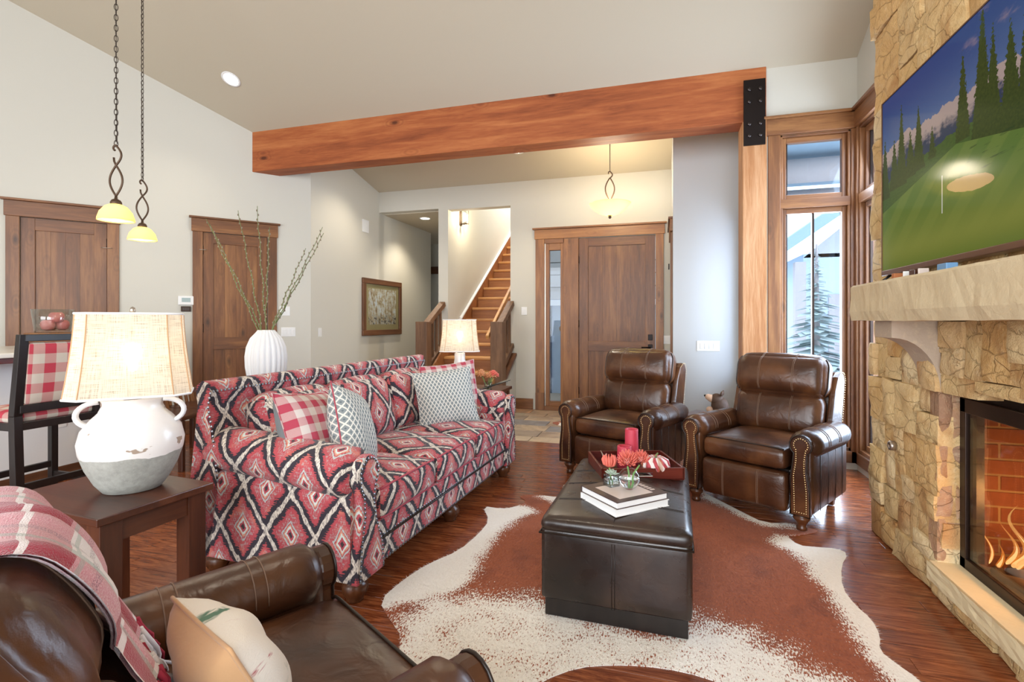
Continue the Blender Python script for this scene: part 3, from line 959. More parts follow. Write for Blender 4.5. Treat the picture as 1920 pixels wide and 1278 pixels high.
# ---------------------------------------------------------------- windows of the corner
def window(name, label, T, x0, x1, z0, zm, z1, mat='alder', muntin=True, sil=True):
    """local x along wall, room at -y"""
    t = thing(name, label, 'window', (0, 0, 0), 0, kind='structure'); t.matrix_world = T
    B = lambda a, c, e, b_, d, f, nm, m_, p=t, bv=.004: MB().box(a, c, e, b_, d, f).build(nm, m_, p, bv)
    B(x0 - .10, -.022, z0 - .1, x0, 0, z1, 'casing', mat + '_z')
    B(x1, -.022, z0 - .1, x1 + .06, 0, z1, 'casing', mat + '_z')
    B(x0 - .115, -.035, z1, x1 + .06, 0, z1 + .14, 'header', mat + '_x')
    B(x0 - .14, -.06, z1 + .14, x1 + .06, 0, z1 + .165, 'header_cap', mat + '_x')
    B(x0 - .10, -.022, z0 - .1, x1 + .06, 0, z0, 'apron', mat + '_x')
    B(x0, -.005, z0, x0 + .02, .15, z1, 'jamb', mat + '_z'); B(x1 - .02, -.005, z0, x1, .15, z1, 'jamb', mat + '_z')
    B(x0, -.005, z1 - .02, x1, .15, z1, 'jamb', mat + '_x'); B(x0, -.005, z0, x1, .15, z0 + .03, 'jamb', mat + '_x')
    B(x0, -.01, zm - .04, x1, .13, zm + .04, 'transom_bar', mat + '_x')
    for a, b_, mu in ((z0 + .03, zm - .04, muntin), (zm + .04, z1 - .02, False)):
        s_ = B(x0 + .02, .03, a, x0 + .055, .09, b_, 'sash', mat + '_z'); B(x1 - .055, .03, a, x1 - .02, .09, b_, 'sash', mat + '_z')
        B(x0 + .055, .03, a, x1 - .055, .09, a + .045, 'sash', mat + '_x'); B(x0 + .055, .03, b_ - .045, x1 - .055, .09, b_, 'sash', mat + '_x')
        B(x0 + .055, .055, a + .045, x0 + .07, .075, b_ - .045, 'sash_channel', 'gunmetal', t, 0)
        B(x0 + .055, .062, a + .045, x1 - .055, .068, b_ - .045, 'pane', 'window_glass', t, 0)
        if mu:
            xm = (x0 + x1) / 2
            B(xm - .009, .05, a + .045, xm + .009, .08, b_ - .045, 'muntin', 'gunmetal', t, 0)
    return t


window('window_2', 'tall corner window with transom behind the near recliner', Matrix.Translation((0, 5.05, 0)), 1.02, 1.57, .16, 2.325, 2.94)
window('window_3', 'tall side window tucked beside the stone fireplace', Matrix.Translation((1.62, 5.05, 0)) @ Matrix.Rotation(-PI / 2, 4, 'Z'), .06, 1.19, .16, 2.325, 2.94)
t = thing('window_4', 'narrow window edge seen beside the timber post', 'window', (.87, 0, 0), 0, kind='structure')
B = lambda a, c, e, b_, d, f, nm, m_, bv=.003: MB().box(a, c, e, b_, d, f).build(nm, m_, t, bv)
B(-.022, 5.93, .62, 0, 6.02, 2.33, 'casing', 'stain_z'); B(-.022, 5.28, .62, 0, 5.40, 2.33, 'casing', 'stain_z')
B(-.035, 5.28, 2.33, 0, 6.035, 2.46, 'header', 'stain_y'); B(-.06, 5.28, 2.46, 0, 6.04, 2.485, 'header_cap', 'stain_y')
B(-.05, 5.28, .70, 0, 6.035, .725, 'sill', 'stain_y'); B(-.022, 5.28, .60, 0, 6.02, .70, 'apron', 'stain_y')
B(.0, 5.45, .74, .04, 5.49, 2.31, 'sash', 'stain_z'); B(.0, 5.87, .74, .04, 5.91, 2.31, 'sash', 'stain_z')
B(.05, 5.46, .74, .056, 5.90, 2.31, 'pane', 'window_glass', 0)

# unseen windows added behind the camera to light the room and mirror in leather
for i, (a, b_, z0, z1) in enumerate(((-6.2, -3.0, .5, 3.1), (-2.0, 1.5, .2, 3.4))):
    t = thing('window_%d' % (5 + i), 'unseen added rear window %s' % ('of the kitchen' if i == 0 else 'of the sitting area'), 'window', (0, -3.2, 0), 0, kind='structure')
    n = 3
    for k in range(n + 1):
        x = a + (b_ - a) * k / n
        MB().box(x - .04, -.1, z0, x + .04, .03, z1).build('mullion', 'alder_z', t, .004)
    for z in (z0, z0 + (z1 - z0) * .72, z1): MB().box(a - .04, -.1, z - .04, b_ + .04, .03, z + .04).build('rail', 'alder_x', t, .004)

# ---------------------------------------------------------------- stairs
t = thing('staircase', 'wooden staircase with light treads rising behind the entry wall', 'staircase', (0, 0, 0))
ri, tr, ys = .189, .292, 6.12
for i in range(16):
    y0 = ys + i * tr; z = (i + 1) * ri
    MB().box(-3.10, y0 - .03, z - .04, -2.16, y0 + tr, z).build('tread', 'tread_wood', t, .012)
    MB().box(-3.10, y0 - .001, z - ri, -2.16, y0 + .018, z - .04).build('riser', 'riser_wood', t)
sl = ri / tr
for x0, x1 in ((-3.128, -3.10), (-2.16, -2.137)):
    za = lambda y: (y - ys) * sl + .02
    ya, yb = 6.3, 10.8
    MB().prism([(ya, max(za(ya) - .25, 0)), (yb, za(yb) - .25), (yb, za(yb) + .30), (ya, za(ya) + .30)], x0, x1, 'yz').build('stringer', 'riser_wood', t)
za = lambda y: (y - ys) * sl + .02
MB().bar((-3.105, 6.9, za(6.9) + .315), (-3.105, 10.8, za(10.8) + .315), .045, .02).build('stringer_cap', 'panel_white', t)
MB().prism([(6.3, 0), (7.19, 0), (7.19, za(7.19) - .02), (6.3, za(6.3) - .02)], -2.2, -2.05, 'yz').build('knee_wall', 'wall_paint', t)
MB().prism([(6.3, 0), (7.19, 0), (7.19, za(7.19) - .02), (6.3, za(6.3) - .02)], -3.28, -3.13, 'yz').build('knee_wall', 'wall_paint', t)
for nm, x, lab, yn in (('stair_railing', -3.205, 'short stair railing with newel in front of the hall', 6.52), ('stair_railing', -2.115, 'short stair railing with newel beside the front door', 6.55)):
    t = thing(nm, lab, 'railing', (x, 0, 0), 0, 'railings flanking the stairs')
    zt = 1.275
    MB().box(-.085, yn - .085, 0, .085, yn + .085, zt).build('newel', 'newel_wood', t, .006)
    r0, r1 = (0, yn + .05, 1.215), (0, 7.17, 1.545)
    MB().bar(r0, r1, .09, .075).build('top_rail', 'newel_wood', t, .004)
    b0, b1 = (0, yn + .05, .60), (0, 7.17, .93)
    MB().bar(b0, b1, .09, .07).build('bottom_rail', 'newel_wood', t, .004)
    MB().bar((0, yn + .05, .46), (0, 7.18, .80), .17, .04).build('cap_board', 'stain_y', t, .004)
    for k in range(4):
        f = (k + .7) / 4.4; yy = r0[1] + (r1[1] - r0[1]) * f
        MB().box(-.017, yy - .022, b0[2] + (b1[2] - b0[2]) * f, .017, yy + .022, r0[2] + (r1[2] - r0[2]) * f - .03).build('baluster', 'newel_wood', t, .002)
t = thing('handrail', 'slim wooden handrail running up inside the stairs', 'handrail', (-2.24, 0, 0))
MB().bar((0, 6.45, 1.06), (0, 8.9, 1.06 + 2.45 * sl), .045, .06).build('rail', 'tread_wood', t, .012)
for yy in (6.7, 7.8, 8.7):
    MB().tube([(.02, yy, 1.05 + (yy - 6.45) * sl), (.06, yy, 1.0 + (yy - 6.45) * sl), (.1, yy, 1.0 + (yy - 6.45) * sl)], .008).build('bracket', 'black_metal', t)


# ---------------------------------------------------------------- fireplace
def rock(x, y0, y1, z0, z1, d, mat, parent, axis='x', depth=.10, rough=.012, name='stone'):
    """rough stone block; its face looks along -axis at coordinate x and spans a (y or x) and z"""
    nu = max(4, min(10, int((y1 - y0) / .03))); nv = max(4, min(10, int((z1 - z0) / .03)))
    j = [(random.uniform(-1, 1) * .008, random.uniform(-1, 1) * .008) for _ in range(4)]
    sd = random.uniform(0, 99); g_ = .002
    tl = random.uniform(-.012, .012); tv_ = random.uniform(-.01, .01)

    def fn(u, v):
        a = y0 + g_ + (y1 - y0 - 2 * g_) * u; b_ = z0 + g_ + (z1 - z0 - 2 * g_) * v
        ja = [(1 - u) * (1 - v), u * (1 - v), u * v, (1 - u) * v]
        a += sum(w * q[0] for w, q in zip(ja, j)); b_ += sum(w * q[1] for w, q in zip(ja, j))
        ed = min(u, 1 - u, v, 1 - v)
        h = (.0 if ed < 1e-6 else 1.0)
        h = d + (mnoise.noise(Vector((a * 7 + sd, b_ * 7, sd))) * rough * 1.6 + mnoise.noise(Vector((a * 22 + sd, b_ * 22, sd))) * rough * .7 + tl * (u - .5) + tv_ * (v - .5)) * (1 if h else .6) - (0 if h else .007)
        return (x - h, a, b_) if axis == 'x' else (a, x - h, b_)
    mb = MB()
    mb.grid(fn, nu, nv, True)
    # sides back into the wall
    ring = [(i, 0) for i in range(nu)] + [(nu, i) for i in range(nv)] + [(nu - i, nv) for i in range(nu)] + [(0, nv - i) for i in range(nv)]
    P = [fn(i / nu, k / nv) for i, k in ring]
    Q = [((p[0] + depth, p[1], p[2]) if axis == 'x' else (p[0], p[1] + depth, p[2])) for p in P]
    n = len(P)
    mb.add(P + Q, [(i, (i + 1) % n, (i + 1) % n + n, i + n) for i in range(n)])
    return mb.build(name, mat, parent, 0, None, None, False)


def split(y0, y1, z0, z1, mx, out):
    w, h = y1 - y0, z1 - z0
    if w * h < mx * random.uniform(.5, 1.3) and w < .62 and h < .5 and w / h < 3.2 and h / w < 2.6: out.append((y0, y1, z0, z1)); return
    f = random.uniform(.34, .66)
    if w / h > random.uniform(.7, 1.5): m_ = y0 + w * f; split(y0, m_, z0, z1, mx, out); split(m_, y1, z0, z1, mx, out)
    else: m_ = z0 + h * f; split(y0, y1, z0, m_, mx, out); split(y0, y1, m_, z1, mx, out)


XF = 1.235
fp = thing('fireplace', 'tall tan stone fireplace chimney rising to the ceiling', 'fireplace', (0, 0, 0))
NEAR, YJ, ZL = .70, 2.839, .945
YN = 1.20   # near jamb of the opening
core = MB()
core.box(XF + .05, YJ + .02, 0, 1.70, 3.60, 5.3).box(XF + .05, YN - .02, ZL + .04, 1.70, YJ + .02, 5.3).box(XF + .05, .6, 0, 1.70, YN - .02, 5.3)
core.build('masonry_core', 'mortar', fp)
random.seed(21)
L1 = []
for a, b_, c, d_ in ((YJ, 3.63, .0, .34), (YJ, 3.63, .34, .70), (YJ, 3.63, .70, .955), (YJ, 3.63, .955, 1.285)): split(a, b_, c, d_, .06, L1)
for (a, b_, c, d_) in L1: rock(XF + .012, a, b_, c, d_, random.uniform(0, .03), 'fieldstone', fp)
L1 = []
split(1.0, YJ, ZL + .09, 1.285, .05, L1)
for (a, b_, c, d_) in L1: rock(XF + .012, a, b_, c, d_, random.uniform(0, .02), 'fieldstone', fp)
# arched lintel course
nl = 6
for i in range(nl):
    a, b_ = YN + (YJ - YN) * i / nl, YN + (YJ - YN) * (i + 1) / nl
    sag = .06 * (1 - ((i + .5) / nl * 2 - 1) ** 2)
    rock(XF + .012, a, b_, ZL + sag - .06 * .2, ZL + .095, random.uniform(0, .02), 'fieldstone', fp)
L1 = []
split(.65, 3.63, 1.285, 3.0, .16, L1); split(.65, 3.63, 3.0, 5.0, .25, L1)
for (a, b_, c, d_) in L1: rock(XF + .012, a, b_, c, d_, random.uniform(0, .022), 'fieldstone', fp)
L1 = []
split(.65, YN, 0, 1.285, .07, L1)
for (a, b_, c, d_) in L1: rock(XF + .012, a, b_, c, d_, random.uniform(0, .03), 'fieldstone', fp)
# far side and far jamb (facing the camera)
zz = .16
for h in (.20, .17, .19, .23):
    if random.random() < .6:
        m_ = XF + random.uniform(.045, .07)
        rock(YJ + .012, XF + .0, m_, zz, zz + h, .012, 'pink_stone', fp, 'y', .08, .008); rock(YJ + .012, m_, 1.345, zz, zz + h, .012, 'pink_stone', fp, 'y', .08, .008)
    else: rock(YJ + .012, XF, 1.345, zz, zz + h, .012, 'pink_stone', fp, 'y', .08, .008)
    zz += h
# hearth
yy = .9
while yy < YJ + .02:
    w = random.uniform(.12, .3); rock(XF - .005, yy, min(yy + w, YJ + .03), 0, .078, random.uniform(0, .015), 'fieldstone', fp, 'x', .10, .010, 'hearth_stone'); yy += w
hs = MB(); hs.grid(lambda u, v: (XF - .035 + .006 * mnoise.noise(Vector((u * 30, v * 3, 0))), .9 + (YJ + .015 - .9) * u, .075 + .081 * v), 40, 4, False)
hs.box(XF - .024, .9, .076, 1.36, YJ + .015, .156)
hs.build('hearth_slab', 'hearth_stone', fp)
# mantel shelf
ms = MB()
SEG = 60
def mant(k, i):
    f = i / SEG; y_ = .55 + (3.2 - .55) * f; q = lambda s_: .010 * mnoise.noise(Vector((y_ * 6, s_ * 3.1, 2))) + .005 * mnoise.noise(Vector((y_ * 25, s_ * 7, 5)))
    return [(1.26, y_, 1.283), (1.0 + q(1), y_, 1.283 + q(2) * .4), (.992 + q(3), y_, 1.33), (.994 + q(4), y_, 1.40), (.996 + q(5), y_, 1.462 + q(6) * .5), (1.004 + q(7), y_, 1.474), (1.26, y_, 1.474)]
ms.loft([mant(0, i) for i in range(SEG + 1)], True, True, False)
ms.build('mantel', 'mantel_stone', fp)
for yb in (2.84, 1.02):
    cb = [(1.25, 1.283), (1.054, 1.283), (1.054, 1.20)]
    cb += [(1.06 + (1.25 - 1.06) * math.sin(a), 1.20 - .255 * (1 - math.cos(a))) for a in [PI / 2 * k / 10 for k in range(0, 11)]]
    MB().prism([(p[0], p[1]) for p in cb], yb, yb + .2).build('corbel', 'corbel_stone', fp, .004)
# firebox
fb = MB()
fb.box(1.70, YN - .1, .1, 1.86, YJ + .1, 1.1); fb.box(1.34, YN, .10, 1.80, YJ, .17)
fb.build('firebox_shell', 'mortar', fp)
MB().box(1.345, YN, .93, 1.80, YJ, 1.0).build('firebox_top', 'black_metal', fp)
random.seed(5)
# splayed brick sides and brick back
bk_me = MB().box(0, 0, 0, .185, .05, .062).build('brick', 'firebrick', fp, .003)
hb_me = MB().box(0, 0, 0, .088, .05, .062).build('brick', 'firebrick', fp, .003)
used = set()
def brick_wall(ax, ay, bx, by):
    L_ = math.dist((ax, ay), (bx, by)); rz_ = math.atan2(by - ay, bx - ax)
    r_ = 0; z_ = .17
    while z_ < .92:
        s_ = 0.0
        if r_ % 2: seq = [(hb_me, .0)] + [(bk_me, .097 + .194 * q) for q in range(8)]
        else: seq = [(bk_me, .194 * q) for q in range(8)]
        for src, s_ in seq:
            if s_ + .1 > L_: continue
            o_ = src if src.name not in used else src.copy()
            if src.name in used: COL.objects.link(o_)
            used.add(src.name)
            o_.location = (ax + math.cos(rz_) * s_, ay + math.sin(rz_) * s_, z_); o_.rotation_euler = (0, 0, rz_)
        z_ += .071; r_ += 1
brick_wall(1.36, 2.80, 1.74, 2.80)
brick_wall(1.72, 2.80, 1.72, 1.3)
MB().box(1.36, 2.803, .1, 1.8, 2.9, 1.0).build('firebox_side', 'mortar', fp)
# metal frame and glass
XG = 1.322
fr = MB(); fr.box(XG, YN, .156, XG + .03, YJ, .205).box(XG, YN, .865, XG + .03, YJ, .93).box(XG, YJ - .045, .156, XG + .03, YJ, .93).box(XG, YN, .156, XG + .03, YN + .045, .93)
ff = fr.build('firebox_frame', 'gunmetal', fp, .003)
MB().box(XG + .02, YJ - .09, .205, XG + .05, YJ - .06, .865).build('inner_frame', 'black_plastic', ff)
MB().box(XG + .01, YN + .045, .205, XG + .015, YJ - .045, .865).build('glass_pane', 'fire_glass', fp)
# logs, embers, flames
for k, (a, b_, r_) in enumerate((((1.54, 2.74, .22), (1.52, 1.9, .23), .045), ((1.58, 2.66, .29), (1.46, 2.2, .30), .04), ((1.44, 2.68, .21), (1.60, 2.2, .21), .038), ((1.40, 2.72, .195), (1.44, 2.35, .195), .025))):
    pts = [Vector(a).lerp(Vector(b_), q / 6) + Vector((0, 0, .01 * math.sin(q * 2 + k))) for q in range(7)]
    tag(MB().tube(pts, [r_ * (1 + .12 * math.sin(q * 1.7 + k)) for q in range(7)], 9).build('fire_log', 'log_char'), ('grey charred log lying at the back of the firebox', 'charred log propped on top of the others in the firebox', 'charred log crossing in front in the firebox', 'thin charred log nearest the firebox glass')[k], 'log', 'logs in the fireplace')
random.seed(9)
fls = thing('fire_flames', 'yellow gas flames licking up behind the fireplace glass', 'flames', (0, 0, 0))
def flame(x, y_, z, h, w):
    for nm, mt_, k in (('flame', 'flame', 1.0), ('flame_core', 'flame_core', .6)):
        pr = [(w * k * math.sin(PI * (q / 15) ** .5) * (1 - q / 15 * .55), h * k * q / 15) for q in range(16)]
        mb = MB(); mb.lathe(pr, 10, (x, y_, z), .5, 1); mb.v = [Vector((p.x + .02 * math.sin((p.z - z) * 30 + y_ * 9), p.y + .025 * math.sin((p.z - z) * 22 + y_ * 20), p.z)) for p in mb.v]
        mb.build(nm, mt_, fls)
for a in ((1.44, 2.655, .235, .27, .03), (1.43, 2.70, .24, .17, .022), (1.45, 2.62, .24, .19, .024), (1.405, 2.735, .21, .10, .018), (1.39, 2.77, .21, .20, .012), (1.5, 2.5, .26, .26, .034), (1.5, 2.42, .26, .18, .026), (1.5, 2.3, .25, .22, .03)): flame(*a)
pt_light('fire_glow', (1.48, 2.50, .46), 6, (1, .55, .22), .06)
MB().grid(lambda u, v: (1.36 + .34 * u, 1.3 + 1.4 * v, .172 + .03 * abs(mnoise.noise(Vector((u * 9, v * 30, 1))))), 8, 30, False).build('ember_bed', 'ash', fp)
# round key valve in the stone
kv = MB(Tm((1.205, 3.26, .60), ry=-PI / 2)); kv.lathe([(.026, -.02), (.026, .004), (.022, .008), (.008, .008), (.008, .004), (0, .004)], 20)
kv.build('gas_key_valve', 'brushed_nickel', fp)

# ---------------------------------------------------------------- outside
MB().box(-12, 7.6, -.5, 30, 60, -.25).build('snow_ground', 'snow', None, 0, 'structure', 'snowy ground outside the windows')
MB().box(1.0, 5.3, -.5, 30, 7.6, -.27).build('snow_yard', 'snow', None, 0, 'structure', 'snow just outside the corner window')
t = thing('porch_roof', 'porch soffit with log beams above the corner window outside', 'porch roof', (0, 0, 0))
MB().hexa([(.2, 5.9, 3.55), (6, 5.9, 3.55), (6, 7.9, 3.15), (.2, 7.9, 3.15)], [(.2, 5.9, 3.65), (6, 5.9, 3.65), (6, 7.9, 3.25), (.2, 7.9, 3.25)]).build('soffit', 'exterior_soffit', t)
for yy, z in ((7.0, 3.12), (7.6, 2.88)): MB().tube([(.2, yy, z), (6, yy, z + .02)], .15, 12).build('log_beam', 'exterior_log', t)
t = thing('neighbor_house', 'snowy neighbouring house with gabled roof beyond the window', 'house', (5.3, 15.5, -.3), 0)
MB().box(-1.6, 0, 0, 5, 4, 3.4).build('wall', 'exterior_siding', t)
MB().prism([(-2.6, 3.1), (1.2, 5.8), (5, 3.1), (5, 3.4), (1.2, 6.15), (-2.7, 3.35)], -1.0, 4.2).build('roof', 'exterior_soffit', t)
MB().prism([(-1.6, 3.3), (4.6, 3.3), (1.2, 5.7)], .0, .1).build('gable', 'exterior_stone', t)
MB().box(-1.0, -.05, .3, .2, 0, 2.3).build('door', 'exterior_log', t)
MB().box(.9, -.06, 1.0, 2.2, 0, 2.2).build('window', 'exterior_batten', t)
for x in (-2.0, .6): MB().box(x, -.9, 0, x + .25, -.65, 3.1).build('post', 'exterior_log', t)
random.seed(2)
t = thing('spruce_tree', 'spruce outside the corner window, paled as if in bright haze', 'tree', (2.75, 10.6, -.3))
MB().tube([(0, 0, 0), (0, 0, 3.0)], [.09, .02], 8).build('trunk', 'exterior_log', t)
tr_ = MB()
for k in range(260):
    z = .25 + 2.7 * (k / 260); rr = (3.1 - z) * .34; an = random.uniform(0, 2 * PI); l_ = rr * random.uniform(.6, 1.1)
    d = Vector((math.cos(an), math.sin(an), -.25)); p0 = Vector((0, 0, z)); s_ = Vector((-math.sin(an), math.cos(an), 0)) * l_ * .28
    tr_.add([p0, p0 + d * l_ * .6 + s_, p0 + d * l_, p0 + d * l_ * .6 - s_], [(0, 1, 2, 3)])
tr_.build('needles', 'spruce', t, 0, 'stuff')
t = thing('entry_siding', 'blue-grey board and batten wall with stone band seen through the sidelight', 'wall', (0, 9.0, -.3))
MB().box(-1.95, 0, 0, .6, .2, 1.9).build('siding', 'exterior_siding', t)
for k in range(9): MB().box(-1.93 + k * .27, -.03, 0, -1.89 + k * .27, 0, 1.86).build('batten', 'exterior_batten', t)
MB().box(-1.95, -.06, 1.86, .6, 0, 1.96).build('ledge', 'snow', t)
for r_ in range(6):
    x = -1.95
    while x < .5:
        w = random.uniform(.35, .6); MB().box(x + .01, -.02 - random.random() * .03, 1.97 + r_ * .22, x + w - .01, .2, 2.18 + r_ * .22).build('stone', 'exterior_stone', t, .01); x += w
MB().box(-1.95, -.3, 3.3, .6, .3, 3.4).build('soffit', 'exterior_soffit', t)
tag(MB(Tm((-1.68, 8.93, 1.15), rx=PI / 2)).lathe([(.06, 0), (.06, .02), (.0, .03)], 16).lathe([(.03, .0), (.03, .02), (0, .03)], 12, (0, -.32, 0)).build('wall_ornament', 'bear_muzzle'), 'small tan ornament hanging on the siding outside the sidelight', 'ornament')

# ================================================================ FURNITURE
def nails(pts, step, r, out, mb=None):
    """row of round nail heads along a polyline; out = outward unit vector"""
    mb = mb or MB(); o = Vector(out); P = [Vector(p) for p in pts]; acc = 0.0
    for a, b in zip(P, P[1:]):
        L = (b - a).length; d = -acc
        s_ = (step - acc) % step if acc else 0
        t_ = s_
        while t_ < L:
            c = a.lerp(b, t_ / L); x = o.orthogonal().normalized(); y = o.cross(x)
            ring = [c + (x * math.cos(q * PI / 3) + y * math.sin(q * PI / 3)) * r for q in range(6)]
            mb.add(ring + [c + o * r * .75], [(q, (q + 1) % 6, 6) for q in range(6)], None, True)
            t_ += step
        acc = (acc + L) % step
    return mb


def surf_line(f, pts, c, size, r, b, disp=None, lift=.002):
    out = []
    for p in pts:
        q = rpt(p, c, size, r, b, disp); out.append(q + (q - Vector(c)).normalized() * lift)
    return out


def seam_path(x, z0, z1, top=True, n=14):
    """cube-surface path over the front (y=-1) and top (z=1)"""
    P = [(x, -1, z0 + (z1 - z0) * k / n) for k in range(n + 1)]
    if top: P += [(x, -1 + 1.6 * k / 8, 1) for k in range(1, 9)]
    return P


def make_recliner():
    t = thing('recliner', 'x', 'recliner')
    # seat
    sc, ss, sr, sb = (0, .31, .415), (.545, .62, .135), .045, (0, 0, .03)
    MB().rbox(sc, ss, sr, sb, 10).build('seat_cushion', 'leather', t)
    ring = [rpt((a, b, .999), sc, ss, sr, sb) for a, b in [(-1 + .1 * k, -1) for k in range(0, 21)]]
    ring = [Vector((p.x, p.y + .012, p.z + .012)) for p in ring]
    MB().tube(ring, .005, 6).build('welt', 'dark_welt', t)
    # footrest
    fc, fs, fr_, fb_ = (0, .045, .215), (.555, .10, .245), .035, (0, .012, 0)
    f = MB().rbox(fc, fs, fr_, fb_, 8).build('footrest_panel', 'leather', t)
    for x in (-.42, .38):
        for dx in (-.014, .014):
            MB().tube(surf_line(None, seam_path(x + dx, -.95, .95, False), fc, fs, fr_, fb_), .0016, 5).build('stitching', 'seam_thread', f)
    MB().box(-.27, .10, .10, .27, .66, .34).build('base_box', 'dark_leather', t, .01)

    # back cushions
    def wr(k):
        def d(o, p):
            e = max(0, -p[2]) ** 2 * .5 + max(0, abs(p[0]) - .55) * 1.2
            o.y += .016 * e * math.sin(p[0] * 26 + k) * (p[1] < 0)
            return o
        return d
    Tb = Tm((0, .60, .475), rx=R(-13))
    lc, ls, lr, lb = (0, .0, .135), (.60, .17, .30), .07, (0, .03, 0)
    l = MB(Tb).rbox(lc, ls, lr, lb, 10).build('lumbar_cushion', 'leather', t)
    hc, hs_, hr, hb = (0, -.005, .405), (.64, .22, .31), .095, (0, .035, .012)
    h = MB(Tb).rbox(hc, hs_, hr, hb, 16, wr(1)).build('head_cushion', 'leather', t)
    for x in (-.36, .36):
        for dx in (-.013, .013):
            MB(Tb).tube(surf_line(None, seam_path(x + dx, -.9, 1), hc, hs_, hr, hb, wr(1), .0015), .0018, 5).build('stitching', 'seam_thread', h)
            MB(Tb).tube(surf_line(None, seam_path(x + dx, -.9, .9, False), lc, ls, lr, lb), .0018, 5).build('stitching', 'seam_thread', l)
    for sx in (-1, 1):   # side welts of the head cushion
        P = [(sx * .93, -1 + .9 * k / 10 if k <= 10 else 0, -.8 + 1.75 * k / 10) for k in range(11)]
        pts = surf_line(None, [(sx * .99, -.45, -1 + 2 * k / 16) for k in range(17)], hc, hs_, hr, hb, wr(1))
        MB(Tb).tube(pts, .005, 6).build('welt', 'dark_welt', h)
    # back shell with wings
    Tk = Tm((0, .70, .36), rx=R(-13))
    bs = MB(Tk).rbox((0, .04, .24), (.66, .10, .66), .04, (0, 0, 0), 8).build('back_shell', 'leather', t)
    for sx in (-1, 1):
        prof = [(-.13, .0), (-.12, .22), (-.10, .42), (-.06, .52), (.0, .565), (.05, .565), (.09, .52), (.09, .0)]
        pr = MB(Tk).prism(prof, sx * .325 - .022, sx * .325 + .022, 'yz').build('wing', 'leather', t, .014)
        nails([(sx * .349, y_ + .0, z_) for y_, z_ in prof[3:7]] + [(sx * .349, .085, .1)], .017, .0045, (sx, 0, 0), MB(Tk)).build('nailhead_trim', 'brass_nail', pr, 0, 'stuff')
    # arms
    for sx in (-1, 1):
        ar = MB().rbox((sx * .355, .37, .315), (.115, .68, .43), .025, (.008, 0, 0), 8).build('arm_panel', 'leather', t)
        for yv in (.16, .30, .44, .58):
            MB().tube([(sx * .4165, yv, .11), (sx * .4205, yv, .3), (sx * .4165, yv, .5)], .002, 5).build('stitching', 'dark_welt', ar)
        secs = []
        for k in range(15):
            f_ = k / 14; y_ = .022 + .70 * f_
            rr = .088 * (1 - .45 * max(0, 1 - f_ * 14) ** 2 - .25 * max(0, f_ * 6 - 5) ** 2); zc = .521 - .015 * f_
            n_ = 20
            pl_ = 1 + .0
            secs.append([(sx * (.362 + (rr * 1.04 if k else rr) * math.cos(a) * (1 + .03 * math.sin(9 * a) * (f_ < .12))), y_, zc + rr * .98 * math.sin(a)) for a in [2 * PI * q / n_ * sx for q in range(n_)]])
        rl = MB().loft(secs).build('arm_roll', 'leather', t)
        for yv in (.20, .232, .40, .432):
            zc = .521 - .015 * (yv - .022) / .7
            MB().tube([(sx * .362 + .0930 * math.cos(a), yv, zc + .0876 * math.sin(a)) for a in [PI * q / 12 - .15 for q in range(14)]], .0017, 5).build('stitching', 'seam_thread', rl)
        # keyhole front
        cx, cz, r0 = .358, .524, .062
        pf = [(cx - .058, .10), (cx + .052, .10), (cx + .050, .25), (cx + .035, .37), (cx + .036, .435)]
        pf += [(cx + r0 * math.cos(a), cz + r0 * math.sin(a)) for a in [R(-52) + R(284) * q / 14 for q in range(15)]]
        pf += [(cx - .044, .42), (cx - .058, .32)]
        fp_ = MB().prism([(sx * a, b) for a, b in pf], .0, .045).build('arm_front', 'leather', t, .008)
        inn = [(cx - .036, .12), (cx - .040, .34), (cx - .026, .432)] + [(cx + .040 * math.cos(a), cz + .002 + .040 * math.sin(a)) for a in [R(228) - R(276) * q / 12 for q in range(13)]] + [(cx + .018, .432), (cx + .018, .37), (cx + .030, .25), (cx + .030, .12), (cx - .036, .12)]
        nails([(sx * a, -.001, b) for a, b in inn], .0135, .0048, (0, -1, 0)).build('nailhead_trim', 'brass_nail', fp_, 0, 'stuff')
        MB().tube([(sx * a, .0, b) for a, b in pf], .0045, 6, True).build('welt', 'dark_welt', fp_)
    for sx in (-1, 1):
        MB().lathe([(.022, 0), (.03, .004), (.03, .02), (.024, .026), (.034, .05), (.048, .068), (.048, .082), (.038, .088), (.044, .102)], 20, (sx * .345, .06, 0)).build('front_foot', 'turned_wood', t)
        MB().hexa([(sx * .32 - .02, .66, 0), (sx * .32 + .02, .66, 0), (sx * .32 + .02, .70, 0), (sx * .32 - .02, .70, 0)], [(sx * .32 - .03, .62, .11), (sx * .32 + .03, .62, .11), (sx * .32 + .03, .68, .11), (sx * .32 - .03, .68, .11)]).build('rear_foot', 'turned_wood', t, .003)
    return t


